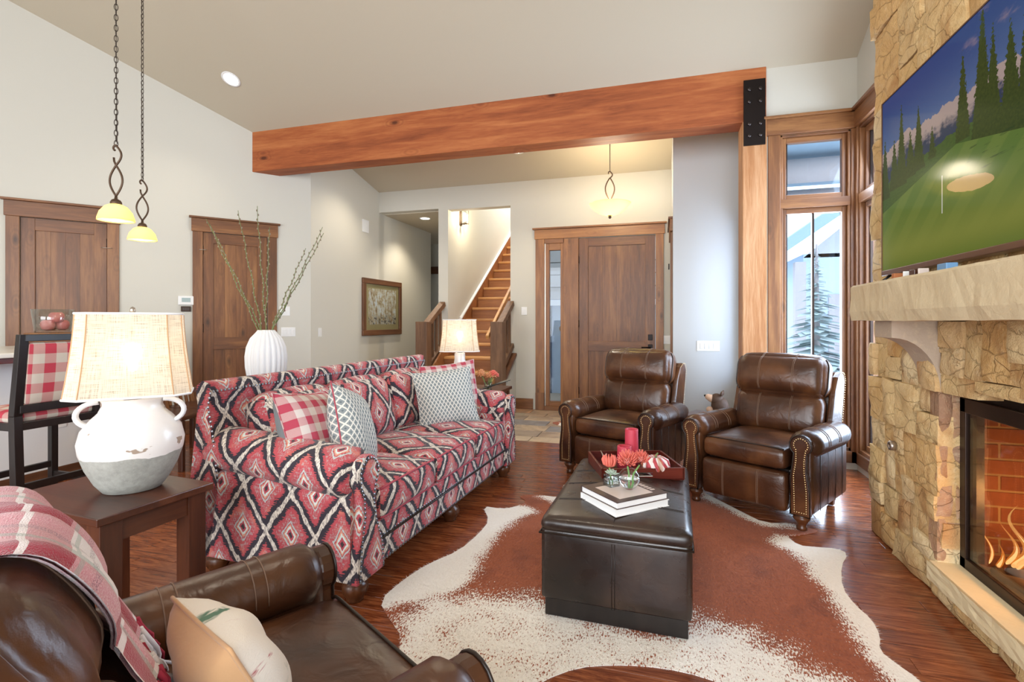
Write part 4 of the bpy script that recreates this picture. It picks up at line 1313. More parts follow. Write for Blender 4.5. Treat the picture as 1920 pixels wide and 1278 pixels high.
RECL = Tm((0, .58, .52)) @ Matrix.Rotation(R(-17), 4, 'X') @ Tm((0, -.61, -.575))
rec = make_recliner()
GR = 'brown leather recliners'
rec.location = (.50, 3.62, 0.006); rec.rotation_euler = (0, 0, R(-32))
rec['label'] = 'brown leather recliner with nailhead arms beside the stone fireplace'; rec['group'] = GR
r2 = copy_tree(rec); r2.location = (-.445, 4.10, 0); r2.rotation_euler = (0, 0, R(-22)); r2['label'] = 'brown leather recliner with nailhead arms in front of the front door'
r3 = copy_tree(rec); r3.location = (-.68, 1.17, 0.006); r3.rotation_euler = (0, 0, R(150)); r3['label'] = 'brown leather recliner in the left foreground holding the plaid throw'
for ch in list(r3.children):
    n_ = ch.name.split('.')[0]
    if n_ in ('wing',):
        for g_ in list(ch.children): bpy.data.objects.remove(g_)
        bpy.data.objects.remove(ch)
    elif n_ in ('head_cushion', 'lumbar_cushion', 'back_shell'): ch.matrix_local = (RECL @ Tm((0, .0, -.10))) if n_ == 'back_shell' else RECL


# ---------------------------------------------------------------- sofa
def make_sofa():
    t = thing('sofa', 'red ikat patterned sofa with rolled arms and nailhead trim', 'sofa', (-1.285, 1.95, 0), R(87.4))
    L, D = 2.17, 1.02
    F = 'ikat_fabric'
    bs = MB().box(.19, .02, .115, L - .19, D - .05, .325).build('base_rail', F, t, .015)
    n_ = nails([(.0 + .2, .018, .128), (L - .2, .018, .128)], .025, .0085, (0, -1, 0)); nails([(.2, .018, .245), (L - .2, .018, .245)], .025, .0085, (0, -1, 0), n_)
    n_.build('nailhead_trim', 'steel_nail', bs, 0, 'stuff')
    w = (L - .40) / 3
    for i in range(3):
        xc = .20 + w * (i + .5)
        MB().rbox((xc, .365, .405), (w - .004, .72, .165), .045, (0, .012, .035), 10, None, (.118 + i * .59, .06)).build('seat_cushion', F, t)
        zt = Tm((xc, .70, .475), rx=R(-16))
        def dsp(o, p): o.y += -.02 * (1 - p[0] ** 2) * (1 - p[2] ** 2) * (p[1] < 0); return o
        MB(zt).rbox((0, 0, .20), (w - .004, .20, .44), .085, (0, .03, .02), 12, dsp, (.118 + i * .59, .25)).build('back_cushion', F, t)
    for i in range(3):
        c_, s_, r_, b_ = (.20 + w * (i + .5), .365, .405), (w - .004, .72, .165), .045, (0, .012, .035)
        for zz_ in (.99, -.99):
            pts = [rpt((-.97 + 1.94 * k / 14, -.985, zz_), c_, s_, r_, b_) for k in range(15)]
            MB().tube([p + Vector((0, -.002, .002 if zz_ > 0 else -.002)) for p in pts], .0055, 6).build('piping', 'red_piping', t)
    MB().tube([(.2, .015, .238), (L - .2, .015, .238)], .006, 6).build('piping', 'dark_welt', t)
    # back frame: leaning panel, rolled outward at the top
    secs = []
    for k in range(2):
        x = .0 + L * k
        pr = [(.86, .12), (.80, .45), (.865, .86), (.845, .93), (.86, .975), (.90, .985), (.935, .96), (.94, .92), (.93, .86), (.985, .45), (1.0, .12)]
        secs.append([(x, a, b) for a, b in pr])
    bk = MB().loft(secs, True, True, False, .1, .05).build('back_frame', F, t, .01)
    nn = nails([(.01, .838, .935), (L - .01, .838, .935)], .022, .0075, (0, -.95, .3))
    nn.build('nailhead_trim', 'steel_nail', bk, 0, 'stuff')
    for sgn, x0 in ((-1, 0.0), (1, L)):
        # sgn -1: near arm, outer side towards -x
        O = lambda q: x0 - sgn * q    # distance inwards
        pn = MB()
        prof = [(.0, .115), (.0, .47), (.02, .54), (.20, .54), (.20, .115)]
        secs = [[(O(a), y_, b) for a, b in (prof if sgn < 0 else prof[::-1])] for y_ in (.03, .96)]
        ap = pn.loft(secs, True, True, False, .02, .1).build('arm_panel', F, t, .012)
        secs = []
        for k in range(17):
            f_ = k / 16; y_ = .03 + .86 * f_
            rr = .118 * (1 - .3 * max(0, 1 - f_ * 16) ** 2) * (1 - .06 * f_); zc = .58 + .055 * f_; xc = .085 + .03 * f_
            secs.append([(O(xc + rr * 1.12 * math.cos(a)), y_, zc + rr * .98 * math.sin(a)) for a in [2 * PI * q / 24 * sgn for q in range(24)]])
        MB().loft(secs, True, True, True, .07, .05).build('arm_roll', F, t)
        cx, cz, r0 = .085, .588, .088
        pf = [(-.005, .115), (.215, .115), (.205, .22), (.155, .36), (.135, .47), (.150, .53)]
        pf += [(cx + r0 * math.cos(a), cz + r0 * math.sin(a)) for a in [R(-25) + R(240) * q / 14 for q in range(15)]]
        pf += [(.025, .50), (.03, .40), (.005, .26)]
        fp_ = MB().prism([(O(a), b) for a, b in (pf if sgn < 0 else pf[::-1])], -.012, .035).build('arm_front', F, t, .01)
        inn = [(.015, .13), (.025, .27), (.05, .40), (.045, .49), (.02, .54)] + [(cx + .068 * math.cos(a), cz + .004 + .068 * math.sin(a)) for a in [R(200) - R(215) * q / 12 for q in range(13)]] + [(.13, .53), (.115, .47), (.135, .37), (.185, .24), (.195, .13)]
        nails([(O(a), -.014, b) for a, b in inn], .021, .0085, (0, -1, 0)).build('nailhead_trim', 'steel_nail', fp_, 0, 'stuff')
        nails([(x0 + sgn * .001, .80, .50), (x0 + sgn * .001, .83, .72), (x0 + sgn * .001, .862, .86), (x0 + sgn * .001, .845, .93)], .024, .009, (sgn, 0, 0)).build('nailhead_trim', 'steel_nail', bk, 0, 'stuff')
    for x in (.09, L / 2, L - .09):
        for y_ in (.07, .90):
            MB().lathe([(.028, 0), (.036, .006), (.034, .014), (.05, .04), (.056, .062), (.05, .085), (.034, .096), (.034, .105), (.044, .112), (.044, .118)], 28, (x, y_, 0), 1, 1, .10, 14).build('bun_foot', 'turned_wood', t)
    return t


sofa = make_sofa()


def pillow(name, label, loc, rot, w, h, th, front, back=None, group='sofa pillows', pipe=None):
    t = thing(name, label, 'pillow', loc, 0, group)
    t.rotation_euler = rot
    def sf(sg):
        def fn(u, v):
            a, b = 2 * u - 1, 2 * v - 1
            q = (1 - abs(a) ** 2.6) * (1 - abs(b) ** 2.6)
            k = 1 - .07 * (1 - abs(b) ** 2) * abs(a) ** 3; k2 = 1 - .07 * (1 - abs(a) ** 2) * abs(b) ** 3
            wr_ = .006 * math.sin(7 * a + 3 * b) * q
            return (a * w / 2 * k, sg * (th / 2 * max(q, 0) ** .55 + wr_), b * h / 2 * k2)
        return fn
    MB().grid((lambda u, v: sf(-1)(u, v)), 18, 18, True, (w, h)).build('front', front, t)
    MB().grid((lambda u, v: sf(1)(1 - u, v)), 18, 18, True, (w, h)).build('back', back or front, t)
    e = [sf(1)(q / 14, 0) for q in range(14)] + [sf(1)(1, q / 14) for q in range(14)] + [sf(1)(1 - q / 14, 1) for q in range(14)] + [sf(1)(0, 1 - q / 14) for q in range(14)]
    MB().tube(e, .004, 6, True).build('piping', pipe or front, t)
    return t


# pillows on the sofa, standing on the seat (z about .50)
pillow('throw_pillow', 'red and white gingham pillow with grey side at the near end of the sofa', (-1.74, 2.25, .70), (R(-22), R(6), R(94)), .46, .45, .20, 'gingham_pillow', 'grey_linen')
pillow('throw_pillow', 'grey diamond pillow leaning on the gingham one at the near end', (-1.60, 2.40, .695), (R(-16), R(18), R(103)), .44, .46, .19, 'grey_diamond_fabric', None, 'sofa pillows', 'red_piping')
pillow('throw_pillow', 'grey diamond square pillow at the far end of the sofa', (-1.60, 3.64, .69), (R(-18), R(-5), R(40)), .47, .44, .15, 'grey_diamond_fabric')
pillow('throw_pillow', 'red gingham pillow tucked behind the far grey pillow', (-1.64, 3.84, .715), (R(-14), R(-6), R(38)), .46, .46, .14, 'gingham_pillow')


# ---------------------------------------------------------------- ottoman
t = thing('ottoman', 'dark brown leather storage ottoman on the cowhide rug', 'ottoman', (-.178, 2.655, 0.006), R(-1.5))
oc, os_, orr, ob = (0, 0, .23), (.625, 1.03, .31), .022, (0, 0, 0)
MB().box(-.295, -.495, 0, .295, .495, .09).build('plinth', 'black_wood', t, .004)
MB().rbox(oc, os_, orr, ob, 8).build('body', 'dark_leather', t)
tc, ts, trr, tb = (0, 0, .395), (.63, 1.036, .07), .034, (0, 0, .028)
tp = MB().rbox(tc, ts, trr, tb, 14).build('top_pad', 'dark_leather', t)
MB().tube([(-.313, -.518, .364), (.313, -.518, .364), (.313, .518, .364), (-.313, .518, .364)], .005, 6, True).build('welt', 'dark_welt', t)
for dx in (-.006, .006):
    MB().tube([(dx, -.5165, .08), (dx, -.5165, .35)], .0018, 5).build('seam', 'dark_welt', t)
MB().tube([Vector(rpt((.0, -1 + 2 * k / 20, 1), tc, ts, trr, tb)) + Vector((0, 0, .0005)) for k in range(21)], .0025, 6).build('seam', 'dark_welt', tp)
for yv in (-.55, -.1, .35):
    for dy in (-.012, .012):
        MB().tube([Vector(rpt((-1 + 2 * k / 16, yv + dy, 1), tc, ts, trr, tb)) + Vector((0, 0, .0005)) for k in range(17)], .0018, 5).build('seam', 'dark_welt', tp)


# ---------------------------------------------------------------- cowhide
def pip(x, y, P):
    c = False
    for i in range(len(P)):
        a, b = P[i - 1], P[i]
        if (a[1] > y) != (b[1] > y) and x < (b[0] - a[0]) * (y - a[1]) / (b[1] - a[1]) + a[0]: c = not c
    return c


def pdist(x, y, P):
    d = 9
    for i in range(len(P)):
        a, b = P[i - 1], P[i]; vx, vy = b[0] - a[0], b[1] - a[1]; L = vx * vx + vy * vy or 1e-9
        q = max(0, min(1, ((x - a[0]) * vx + (y - a[1]) * vy) / L)); d = min(d, math.hypot(x - a[0] - vx * q, y - a[1] - vy * q))
    return d


HIDE = [(-1.238, 2.064), (-1.226, 2.251), (-1.182, 2.447), (-1.083, 2.631), (-1.053, 2.876), (-1.057, 3.096), (-1.186, 3.323), (-1.05, 3.311), (-0.976, 3.354), (-0.906, 3.492), (-1.007, 3.588), (-0.896, 3.657), (-0.712, 3.64), (-.66, 3.72), (-0.74, 3.886), (-0.70, 4.02), (-.55, 3.9), (-.35, 3.80), (-.1, 3.84), (.12, 3.98), (.25, 4.12), (0.312, 4.035), (0.395, 3.907), (0.518, 3.71), (0.626, 3.544), (0.797, 3.595), (0.867, 3.546), (0.93, 3.498), (0.783, 3.391), (0.712, 3.378), (0.75, 3.246), (0.837, 3.25), (0.952, 3.262), (0.984, 3.203), (0.902, 3.04), (0.831, 2.786), (0.837, 2.635), (0.866, 2.529), (0.853, 2.402), (0.811, 2.299), (0.844, 2.222), (0.878, 2.161), (.92, 1.98), (.86, 1.75), (.70, 1.72), (.45, 1.80), (.22, 1.93), (.08, 1.96), (-0.057, 1.952), (-0.179, 1.922), (-0.297, 1.873), (-0.403, 1.772), (-.50, 1.62), (-.62, 1.45), (-.80, 1.42), (-.92, 1.6), (-1.0, 1.85), (-1.12, 1.95)]
# white areas of the coat
WH = [[(-1.3, 1.9), (-1.3, 2.5), (-1.1, 2.9), (-1.3, 3.3), (-1.166, 3.40), (-.97, 3.45), (-.80, 3.33), (-.90, 3.12), (-0.935, 2.85), (-0.94, 2.63), (-0.90, 2.40), (-0.92, 2.24), (-1.0, 2.15)],
      [(-1.1, 2.16), (-.79, 2.22), (-.56, 2.28), (-.2, 2.16), (.0, 2.18), (.15, 2.33), (.30, 2.28), (.46, 2.18), (.6, 2.0), (.70, 1.6), (-.9, 1.3)],
      [(.95, 1.7), (.80, 2.02), (.745, 2.25), (.755, 2.45), (.745, 2.63), (.73, 2.83), (.73, 3.06), (.61, 3.25), (.66, 3.38), (1.1, 3.4), (1.1, 1.7)],
      [(.28, 4.2), (.30, 3.9), (.42, 3.75), (.55, 3.56), (.62, 3.50), (.80, 3.53), (.80, 3.65), (.5, 3.95)], [(-.72, 3.52), (-.86, 3.61), (-.84, 3.75), (-.6, 3.70), (-.58, 3.5)], [(-.80, 3.7), (-.66, 3.74), (-.6, 4.1), (-.85, 4.1)]]


def whiteness(x, y):
    b = -1
    for i, P in enumerate(WH):
        d = pdist(x, y, P) * (1 if pip(x, y, P) else -1); b = max(b, min(.5 + d / (.42 if i == 1 else .16), .72 if i == 1 else 1.0))
    return max(0, b)


def smooth_poly(P, n=2):
    for _ in range(n):
        Q = []
        for i in range(len(P)):
            a, b = P[i], P[(i + 1) % len(P)]
            Q += [(a[0] * .75 + b[0] * .25, a[1] * .75 + b[1] * .25), (a[0] * .25 + b[0] * .75, a[1] * .25 + b[1] * .75)]
        P = Q
    return P


def make_hide(name, P, label, wf, nh, st=.022):
    random.seed(17)
    P = smooth_poly(P, 1)
    t = thing(name, label, 'rug')
    bm = bmesh.new(); vs = [bm.verts.new((x, y, .0035)) for x, y in P]; f = bm.faces.new(vs)
    if f.normal.z < 0: f.normal_flip()
    bmesh.ops.triangulate(bm, faces=[f])
    x0, x1, y0, y1 = min(p[0] for p in P), max(p[0] for p in P), min(p[1] for p in P), max(p[1] for p in P)
    for ax, a, b in ((0, x0, x1), (1, y0, y1)):
        k = a + st
        while k < b:
            pc = Vector((k, 0, 0)) if ax == 0 else Vector((0, k, 0)); pn = Vector((1, 0, 0)) if ax == 0 else Vector((0, 1, 0))
            bmesh.ops.bisect_plane(bm, geom=bm.verts[:] + bm.edges[:] + bm.faces[:], plane_co=pc, plane_no=pn); k += st
    r = bmesh.ops.extrude_face_region(bm, geom=bm.faces[:])
    for v in r['geom']:
        if isinstance(v, bmesh.types.BMVert): v.co.z = .001
    bmesh.ops.recalc_face_normals(bm, faces=bm.faces)
    me = bpy.data.meshes.new('skin'); bm.to_mesh(me); bm.free()
    at = me.attributes.new('white', 'FLOAT', 'POINT')
    for v in me.vertices: at.data[v.index].value = wf(v.co.x, v.co.y)
    me.materials.append(M['cowhide_hair']); o = bpy.data.objects.new('skin', me); COL.objects.link(o); o.parent = t
    # hair
    V_, F_, A_ = [], [], []; k = 0
    while k < nh:
        x, y = random.uniform(x0, x1), random.uniform(y0, y1)
        if not pip(x, y, P): continue
        k += 1
        an = -PI / 2 + (x - .1) * 1.1 + random.gauss(0, .35) + mnoise.noise(Vector((x * 4, y * 4, 0))) * .8; L = random.uniform(.010, .018)
        dx, dy = math.cos(an) * L, math.sin(an) * L; w = .0013; q = len(V_)
        V_ += [(x - dy / L * w, y + dx / L * w, .003), (x + dy / L * w, y - dx / L * w, .003), (x + dx, y + dy, .003 + random.uniform(.002, .006))]
        F_.append((q, q + 1, q + 2)); wv = wf(x, y); A_ += [wv, wv, wv]
    me = bpy.data.meshes.new('hair'); me.from_pydata(V_, [], F_); at = me.attributes.new('white', 'FLOAT', 'POINT'); at.data.foreach_set('value', A_)
    me.materials.append(M['cowhide_hair']); o = bpy.data.objects.new('hair', me); COL.objects.link(o); o.parent = t; o['kind'] = 'stuff'
    return t


make_hide('cowhide_rug', HIDE, 'large brown and white cowhide rug under the ottoman', whiteness, 60000)
make_hide('cowhide_mat', [(-1.34, 6.30), (-1.25, 6.42), (-1.05, 6.45), (-.7, 6.5), (-.3, 6.45), (-.2, 6.1), (-.5, 5.9), (-.9, 5.95), (-1.2, 6.15)], 'brown cowhide mat peeking out on the slate tiles by the front door', lambda x, y: .75 if (-1.22 < x < -1.12 and y < 6.35) else .05, 2500, .05)


# ---------------------------------------------------------------- end tables
def end_table(label, loc, rz, w, d, h, leg, mat='dark_wood', group='end tables', cat='table'):
    t = thing('end_table', label, cat, loc, rz, group)
    MB().box(-w / 2, -d / 2, h - .03, w / 2, d / 2, h).build('table_top', mat + '_x', t, .004)
    a, b = w / 2 - .02, d / 2 - .02
    MB().box(-a + leg, -b + .008, h - .11, a - leg, -b + .028, h - .03).build('apron', mat + '_x', t)
    MB().box(-a + leg, b - .028, h - .11, a - leg, b - .008, h - .03).build('apron', mat + '_x', t)
    for s_ in (-1, 1):
        x = s_ * (a - .018); MB().box(x - .01, -b + leg, h - .11, x + .01, b - leg, h - .03).build('apron', mat + '_y', t)
        for q in (-1, 1):
            MB().box(s_ * a - s_ * leg, q * b - q * leg, 0, s_ * a, q * b, h - .03).build('leg', mat + '_z', t, .003) if s_ > 0 and q > 0 else MB().box(min(s_ * a, s_ * (a - leg)), min(q * b, q * (b - leg)), 0, max(s_ * a, s_ * (a - leg)), max(q * b, q * (b - leg)), h - .03).build('leg', mat + '_z', t, .003)
    return t


end_table('dark wood end table at the near end of the sofa', (-2.135, 1.52, 0), R(-5), .60, .44, .60, .075)
end_table('dark wood end table half hidden behind the far end of the sofa', (-1.72, 4.60, 0), R(0), .60, .50, .64, .05)
end_table('small black side table between the two far recliners', (.38, 4.70, 0), R(-28), .42, .50, .46, .04, 'dark_wood')


# ---------------------------------------------------------------- table lamps
def lamp(label, loc, rz, sc, kind=0):
    t = thing('table_lamp', label, 'lamp', loc, rz, 'white ceramic table lamps'); t.scale = (sc, sc, sc)
    if kind == 0:
        pr = [(.10, 0), (.118, .004), (.15, .04), (.185, .10), (.208, .16), (.214, .20), (.20, .25), (.165, .29), (.135, .315), (.122, .34), (.126, .36), (.13, .372), (.118, .372), (.112, .34)]
    else:
        pr = [(.15, 0), (.165, .004), (.17, .04), (.15, .10), (.11, .17), (.078, .24), (.066, .30), (.066, .36), (.055, .37)]
    by = MB().lathe(pr, 40, (0, 0, 0), .84, .76).build('body', 'crackled_ceramic', t)
    if kind == 0:
        for s_ in (-1, 1):
            pts = [(s_ * (.105 + .072 * math.sin(a)), -.02, .312 + .050 * math.cos(a)) for a in [PI * q / 14 * 1.05 for q in range(15)]]
            MB().tube(pts, [.010] * 15, 10, False, 2.0).build('handle', 'white_ceramic', t)
    MB().lathe([(.03, .36), (.03, .40), (.012, .41), (.012, .47)], 14).build('neck', 'bronze', t)
    # shade: cut-corner rectangle, bell flared
    def sec(f):
        k = 1 + .20 * (1 - f) ** 1.5; w, d, c = .170 * k, .12 * k, .045 * k; z = .385 + .325 * f
        base = [(w, -d + c), (w, d - c), (w - c, d), (-w + c, d), (-w, d - c), (-w, -d + c), (-w + c, -d), (w - c, -d)]
        o_ = []
        for i in range(8):
            a, b = base[i], base[(i + 1) % 8]
            for q in range(3): o_.append((a[0] + (b[0] - a[0]) * q / 3, a[1] + (b[1] - a[1]) * q / 3, z))
        return o_
    sh = MB().loft([sec(k / 8) for k in range(9)], True, False, False).build('lamp_shade', 'burlap', t)
    for f in (0, 1): MB().tube(sec(f), .005, 6, True).build('rim', 'paper', sh)
    for i in (0, 3, 6, 9, 12, 15, 18, 21):
        MB().tube([sec(k / 8)[i] for k in range(9)], .0025, 5).build('seam', 'tan_suede', sh)
    MB().tube([(-.165, 0, .69), (.165, 0, .69)], .003, 6).build('spider', 'brushed_nickel', t)
    MB().lathe([(.004, .68), (.004, .71), (.011, .72), (.008, .735), (0, .74)], 12).build('finial', 'brushed_nickel', t)
    MB().lathe([(.0, .595), (.026, .585), (.034, .56), (.030, .535), (.018, .51), (.014, .48), (0, .475)][::-1], 16).build('bulb', 'bulb_warm', t)
    pt_light('lamp_light', (0, 0, .55), 2.6 * sc * sc, (1, .88, .70), .035, t)
    return t


lamp('large white ceramic jar lamp with burlap shade on the near end table', (-2.065, 1.555, .60), R(46), 1.0, 0)
lamp('smaller white lamp with burlap shade on the far end table', (-1.86, 4.56, .64), R(20), .92, 1)

# ================================================================ THINGS ON THE FURNITURE
# plaid throw over the foreground recliner (built in that chair's frame)
TR = Tm((-.68, 1.17, .006), rz=R(150))
t = thing('throw_blanket', 'red and white plaid wool throw draped over the foreground recliner', 'blanket'); t.matrix_world = TR
TBK = Tm((0, .60, .475), rx=R(-13)); HC = (0, -.005, .405); HS = (.64, .22, .31); LC = (0, 0, .135); LS = (.60, .17, .30)


def thr_pt(cx, k, s_):
    """k 0: back of head cushion, 1 top, 2 front of head cushion, 3 front of lumbar cushion"""
    ex = max(0, abs(cx) - .92); c_ = max(-.98, min(.98, cx))
    if k < 3:
        p = {0: (c_, 1, -.6 + 1.5 * s_), 1: (c_, 1 - 2 * s_, 1), 2: (c_, -1, 1 - 1.75 * s_)}[k]
        q = rpt(p, HC, HS, .095, (0, .035, .012)); n_ = (q - Vector(HC)).normalized(); n_.x *= .3; q = RECL @ (TBK @ (q + n_ * .020))
    else:
        q0 = RECL @ (TBK @ (rpt((c_, -1, -.75), HC, HS, .095, (0, .035, .012)) + Vector((0, -.02, 0))))
        q1 = RECL @ (TBK @ (rpt((c_, -1, -.75), LC, LS, .07, (0, .03, 0)) + Vector((0, -.025, 0)))); q = q0.lerp(q1, s_)
    return q


LEN = [.22, .20, .30, .18]; PL_ = [0, .22, .42, .72, .90]


def thr(u, v):
    d = v * .82; k = max(i for i in range(4) if PL_[i] <= d); s_ = (d - PL_[k]) / LEN[k]
    q = thr_pt(-.50 + 1.42 * u + (v - .5) * .12 + .03 * math.sin(v * 9), k, s_)
    w = .006 * math.sin(u * 17 + v * 4) + .005 * math.sin(u * 31 - v * 6)
    return (q.x, q.y - abs(w) * 1.0 - .002, q.z + abs(w))


MB().grid(thr, 34, 44, True, (.50, .82), (.05, .1)).build('cloth', 'plaid_wool', t)
MB().grid(lambda u, v: (lambda p: (p[0], p[1] + .005, p[2] - .002))(thr(1 - u, v)), 34, 44, True, (.50, .82), (.05, .1)).build('cloth_underside', 'plaid_wool', t)
random.seed(4)
for i in range(30):
    p = Vector(thr(i / 29, 1.0)); n_ = 6
    pts = [p + Vector((random.uniform(-.012, .012) * q / n_, -.05 * q / n_ * random.uniform(.6, 1.2), -.10 * q / n_)) for q in range(n_ + 1)]
    MB().tube(pts, [.005 * (1 - .5 * q / n_) + .001 for q in range(n_ + 1)], 6).build('fringe_strand', 'fringe_red' if (i // 4) % 2 else 'fringe_white', t)

p_ = pillow('throw_pillow', 'tan and cream embroidered pillow on the foreground recliner', (0, 0, 0), (0, 0, 0), .28, .27, .16, 'embroidered_linen', 'tan_suede', 'chair pillow', 'tan_suede')
p_.matrix_world = TR @ Tm((-.02, .37, .565), rx=R(-26), rz=R(8))

# ---------------------------------------------------------------- books on the ottoman
OT = .462
ax = R(43)


def book(label, loc, rz, w, d, h, cover):
    t = thing('book', label, 'book', loc, rz, 'coffee table books')
    MB().box(-w / 2, -d / 2, 0, w / 2, d / 2, .003).build('back_cover', cover, t); MB().box(-w / 2, -d / 2, h - .003, w / 2, d / 2, h).build('front_cover', cover, t)
    MB().box(-w / 2, d / 2 - .004, 0, w / 2, d / 2, h).build('spine', cover, t)
    MB().box(-w / 2 + .004, -d / 2 + .004, .003, w / 2 - .004, d / 2 - .004, h - .003).build('pages', 'paper', t)
    return t


bc = (-.165, 2.395)
book('white coffee table book at the bottom of the stack on the ottoman', (bc[0], bc[1], OT - .014), ax, .30, .262, .030, 'paper')
bt = book('brown coffee table book with a photo cover on top of the stack', (bc[0] - .002, bc[1] + .004, OT + .016), ax + R(1), .29, .262, .030, 'book_cover')
MB().box(-.105, -.10, .030, .085, .075, .0306).build('cover_photo', 'print_page', bt)
for k in range(7): MB().box(.098, -.075 + k * .021, .030, .122, -.062 + k * .021, .0306).build('cover_letter', 'print_page', bt)
BT = OT + .047

# tray
TA = math.atan2(.322, .947)
t = thing('serving_tray', 'dark red wooden serving tray on the ottoman', 'tray', (-.150, 2.93, .444), TA)
w, d, h = .44, .37, .065
MB().box(-w / 2, -d / 2, 0, w / 2, d / 2, .010).build('base', 'tray_wood', t)
MB().box(-w / 2, -d / 2, 0, -w / 2 + .012, d / 2, h).build('side', 'tray_wood', t, .002); MB().box(w / 2 - .012, -d / 2, 0, w / 2, d / 2, h).build('side', 'tray_wood', t, .002)
for y in (-d / 2, d / 2 - .012):
    MB().box(-w / 2, y, 0, w / 2, y + .012, .022).box(-w / 2, y, .044, w / 2, y + .012, h).box(-w / 2, y, .022, -.05, y + .012, .044).box(.05, y, .022, w / 2, y + .012, .044).build('side', 'tray_wood', t, .0)
    MB().tube([(-.05, y + .006, .022), (.05, y + .006, .022), (.055, y + .006, .033), (.05, y + .006, .044), (-.05, y + .006, .044), (-.055, y + .006, .033)], .004, 6, True).build('handle_rim', 'brushed_nickel', t)
TZ = .454


def candle(label, x, y, r, h):
    pr = [(0, 0), (r, 0), (r * 1.01, h * .5), (r * .98, h - .004), (r * .93, h), (r * .66, h - .003), (r * .6, h - .014), (0, h - .016)]
    t = thing('pillar_candle', label, 'candle', (x, y, TZ), 0, 'red candles')
    MB().lathe(pr, 28).build('wax', 'candle_wax', t); MB().tube([(0, 0, h - .016), (.001, 0, h - .006)], .0012, 5).build('wick', 'black_plastic', t)


candle('tall red pillar candle standing in the tray', -.165, 3.02, .038, .205)
candle('short red pillar candle in front of the tall one', -.200, 2.935, .040, .125)
# leaf-shaped metal piece in the tray
tag(MB().tube([(-.325, 2.93, TZ + .01), (-.315, 2.94, TZ + .05), (-.335, 2.95, TZ + .085)], [.004, .006, .002], 6).tube([(-.317, 2.938, TZ + .045), (-.30, 2.93, TZ + .075)], [.004, .002], 6).build('twig_ornament', 'brushed_nickel'), 'small silver twig ornament standing in the tray', 'ornament')
# striped gourd
t = thing('fabric_pumpkin', 'red and white striped pumpkin in the tray', 'pumpkin', (-.030, 2.845, TZ + .053))
gv = MB(); gv.lathe([(0, -.05), (.03, -.052), (.055, -.035), (.068, 0), (.060, .032), (.035, .047), (.012, .043), (0, .038)], 48, (0, 0, 0), 1.05, 1.0, .10, 16)
gv.build('body', 'striped_gourd', t); MB().tube([(0, 0, .035), (.004, 0, .055), (.012, .004, .066)], [.007, .005, .004], 7).build('stalk', 'twig', t)


def protea(mb_stem, p, r, n, name_mat, t, nm='petal'):
    """pincushion flower: curved pins fanned over a dome"""
    m_ = MB(); random.seed(int(r * 1000 + n))
    for k in range(n):
        f = (k + .5) / n; ph = math.acos(1 - 1.55 * f); th = k * 2.39996
        d = Vector((math.sin(ph) * math.cos(th), math.sin(ph) * math.sin(th), math.cos(ph)))
        a = Vector(p) + d * r * .35; b = Vector(p) + d * r * .8 + Vector((0, 0, .12 * r)); c = Vector(p) + d * r * 1.0 + Vector((0, 0, .32 * r))
        m_.tube([a, b, c], [r * .05, r * .06, r * .035], 5)
    m_.build(nm, name_mat, t, 0, 'stuff')
    MB().lathe([(0, -.3 * r), (.3 * r, -.15 * r), (.42 * r, .1 * r), (.3 * r, .4 * r), (0, .5 * r)], 14, tuple(p)).build('flower_head', 'pink_petal', t)


# sphere vase with two proteas
sx, sy = -.142, 2.402
t = thing('bubble_vase', 'round glass bubble vase half full of water on the books', 'vase', (sx, sy, BT))
r = .049
pr = [(0.0, .001), (.018, .0)] + [(r * math.sin(a), r - r * math.cos(a)) for a in [R(24) + R(140) * k / 16 for k in range(17)]]
MB().lathe(pr, 36, (0, 0, 0), 1, 1, 0, 0, True).build('glass', 'clear_glass', t)
wp = [(0, .003)] + [((r - .003) * math.sin(a), r - (r - .003) * math.cos(a)) for a in [R(12) + R(84) * k / 10 for k in range(11)]] + [(0, r * 1.1)]
MB().lathe(wp, 32).build('water', 'water_glass', t)
t2 = thing('protea_stem', 'large coral pincushion flower in the bubble vase', 'flower', (sx, sy, BT))
MB().tube([(0, .004, .01), (-.002, .01, .07), (-.008, .012, .10)], .004, 7).build('stem', 'green_stem', t2)
protea(None, (-.010, .012, .120), .046, 70, 'coral_petal', t2)
t2 = thing('protea_stem', 'coral pincushion flower leaning right in the bubble vase', 'flower', (sx, sy, BT))
MB().tube([(.006, .0, .01), (.02, .012, .07), (.045, .03, .105)], .004, 7).build('stem', 'green_stem', t2)
protea(None, (.050, .045, .125), .038, 60, 'coral_petal', t2)
# cube vase with succulent and protea
cx, cy = -.225, 2.43
t = thing('cube_vase', 'small square glass vase on the books', 'vase', (cx, cy, BT), ax)
g_ = MB()
a = .028
for q in ((-a, -a, 0, a, -a + .004, .052), (-a, a - .004, 0, a, a, .052), (-a, -a, 0, -a + .004, a, .052), (a - .004, -a, 0, a, a, .052), (-a, -a, 0, a, a, .010)): g_.box(*q)
g_.build('glass', 'clear_glass', t); MB().box(-a + .005, -a + .005, .011, a - .005, a - .005, .034).build('water', 'water_glass', t)
t = thing('succulent', 'pale green succulent rosette in the square vase', 'plant', (cx, cy, BT + .05))
lf = None
for k in range(16):
    an = k * 2.4; el = .25 + .9 * (k / 16)
    mb = MB(Tm((0, 0, 0), rz=an) @ Matrix.Rotation(-el, 4, 'Y')); L = .038 * (1 - .3 * k / 16)
    mb.loft([[(L * f, wv * math.cos(q * PI / 3), .35 * wv * math.sin(q * PI / 3)) for q in range(6)] for f, wv in ((0, .004), (.5, .010), (.8, .008), (1, .0012))]); mb.build('leaf', 'succulent', t)
t = thing('protea_stem', 'small coral tulip-shaped flower in the square vase', 'flower', (cx, cy, BT))
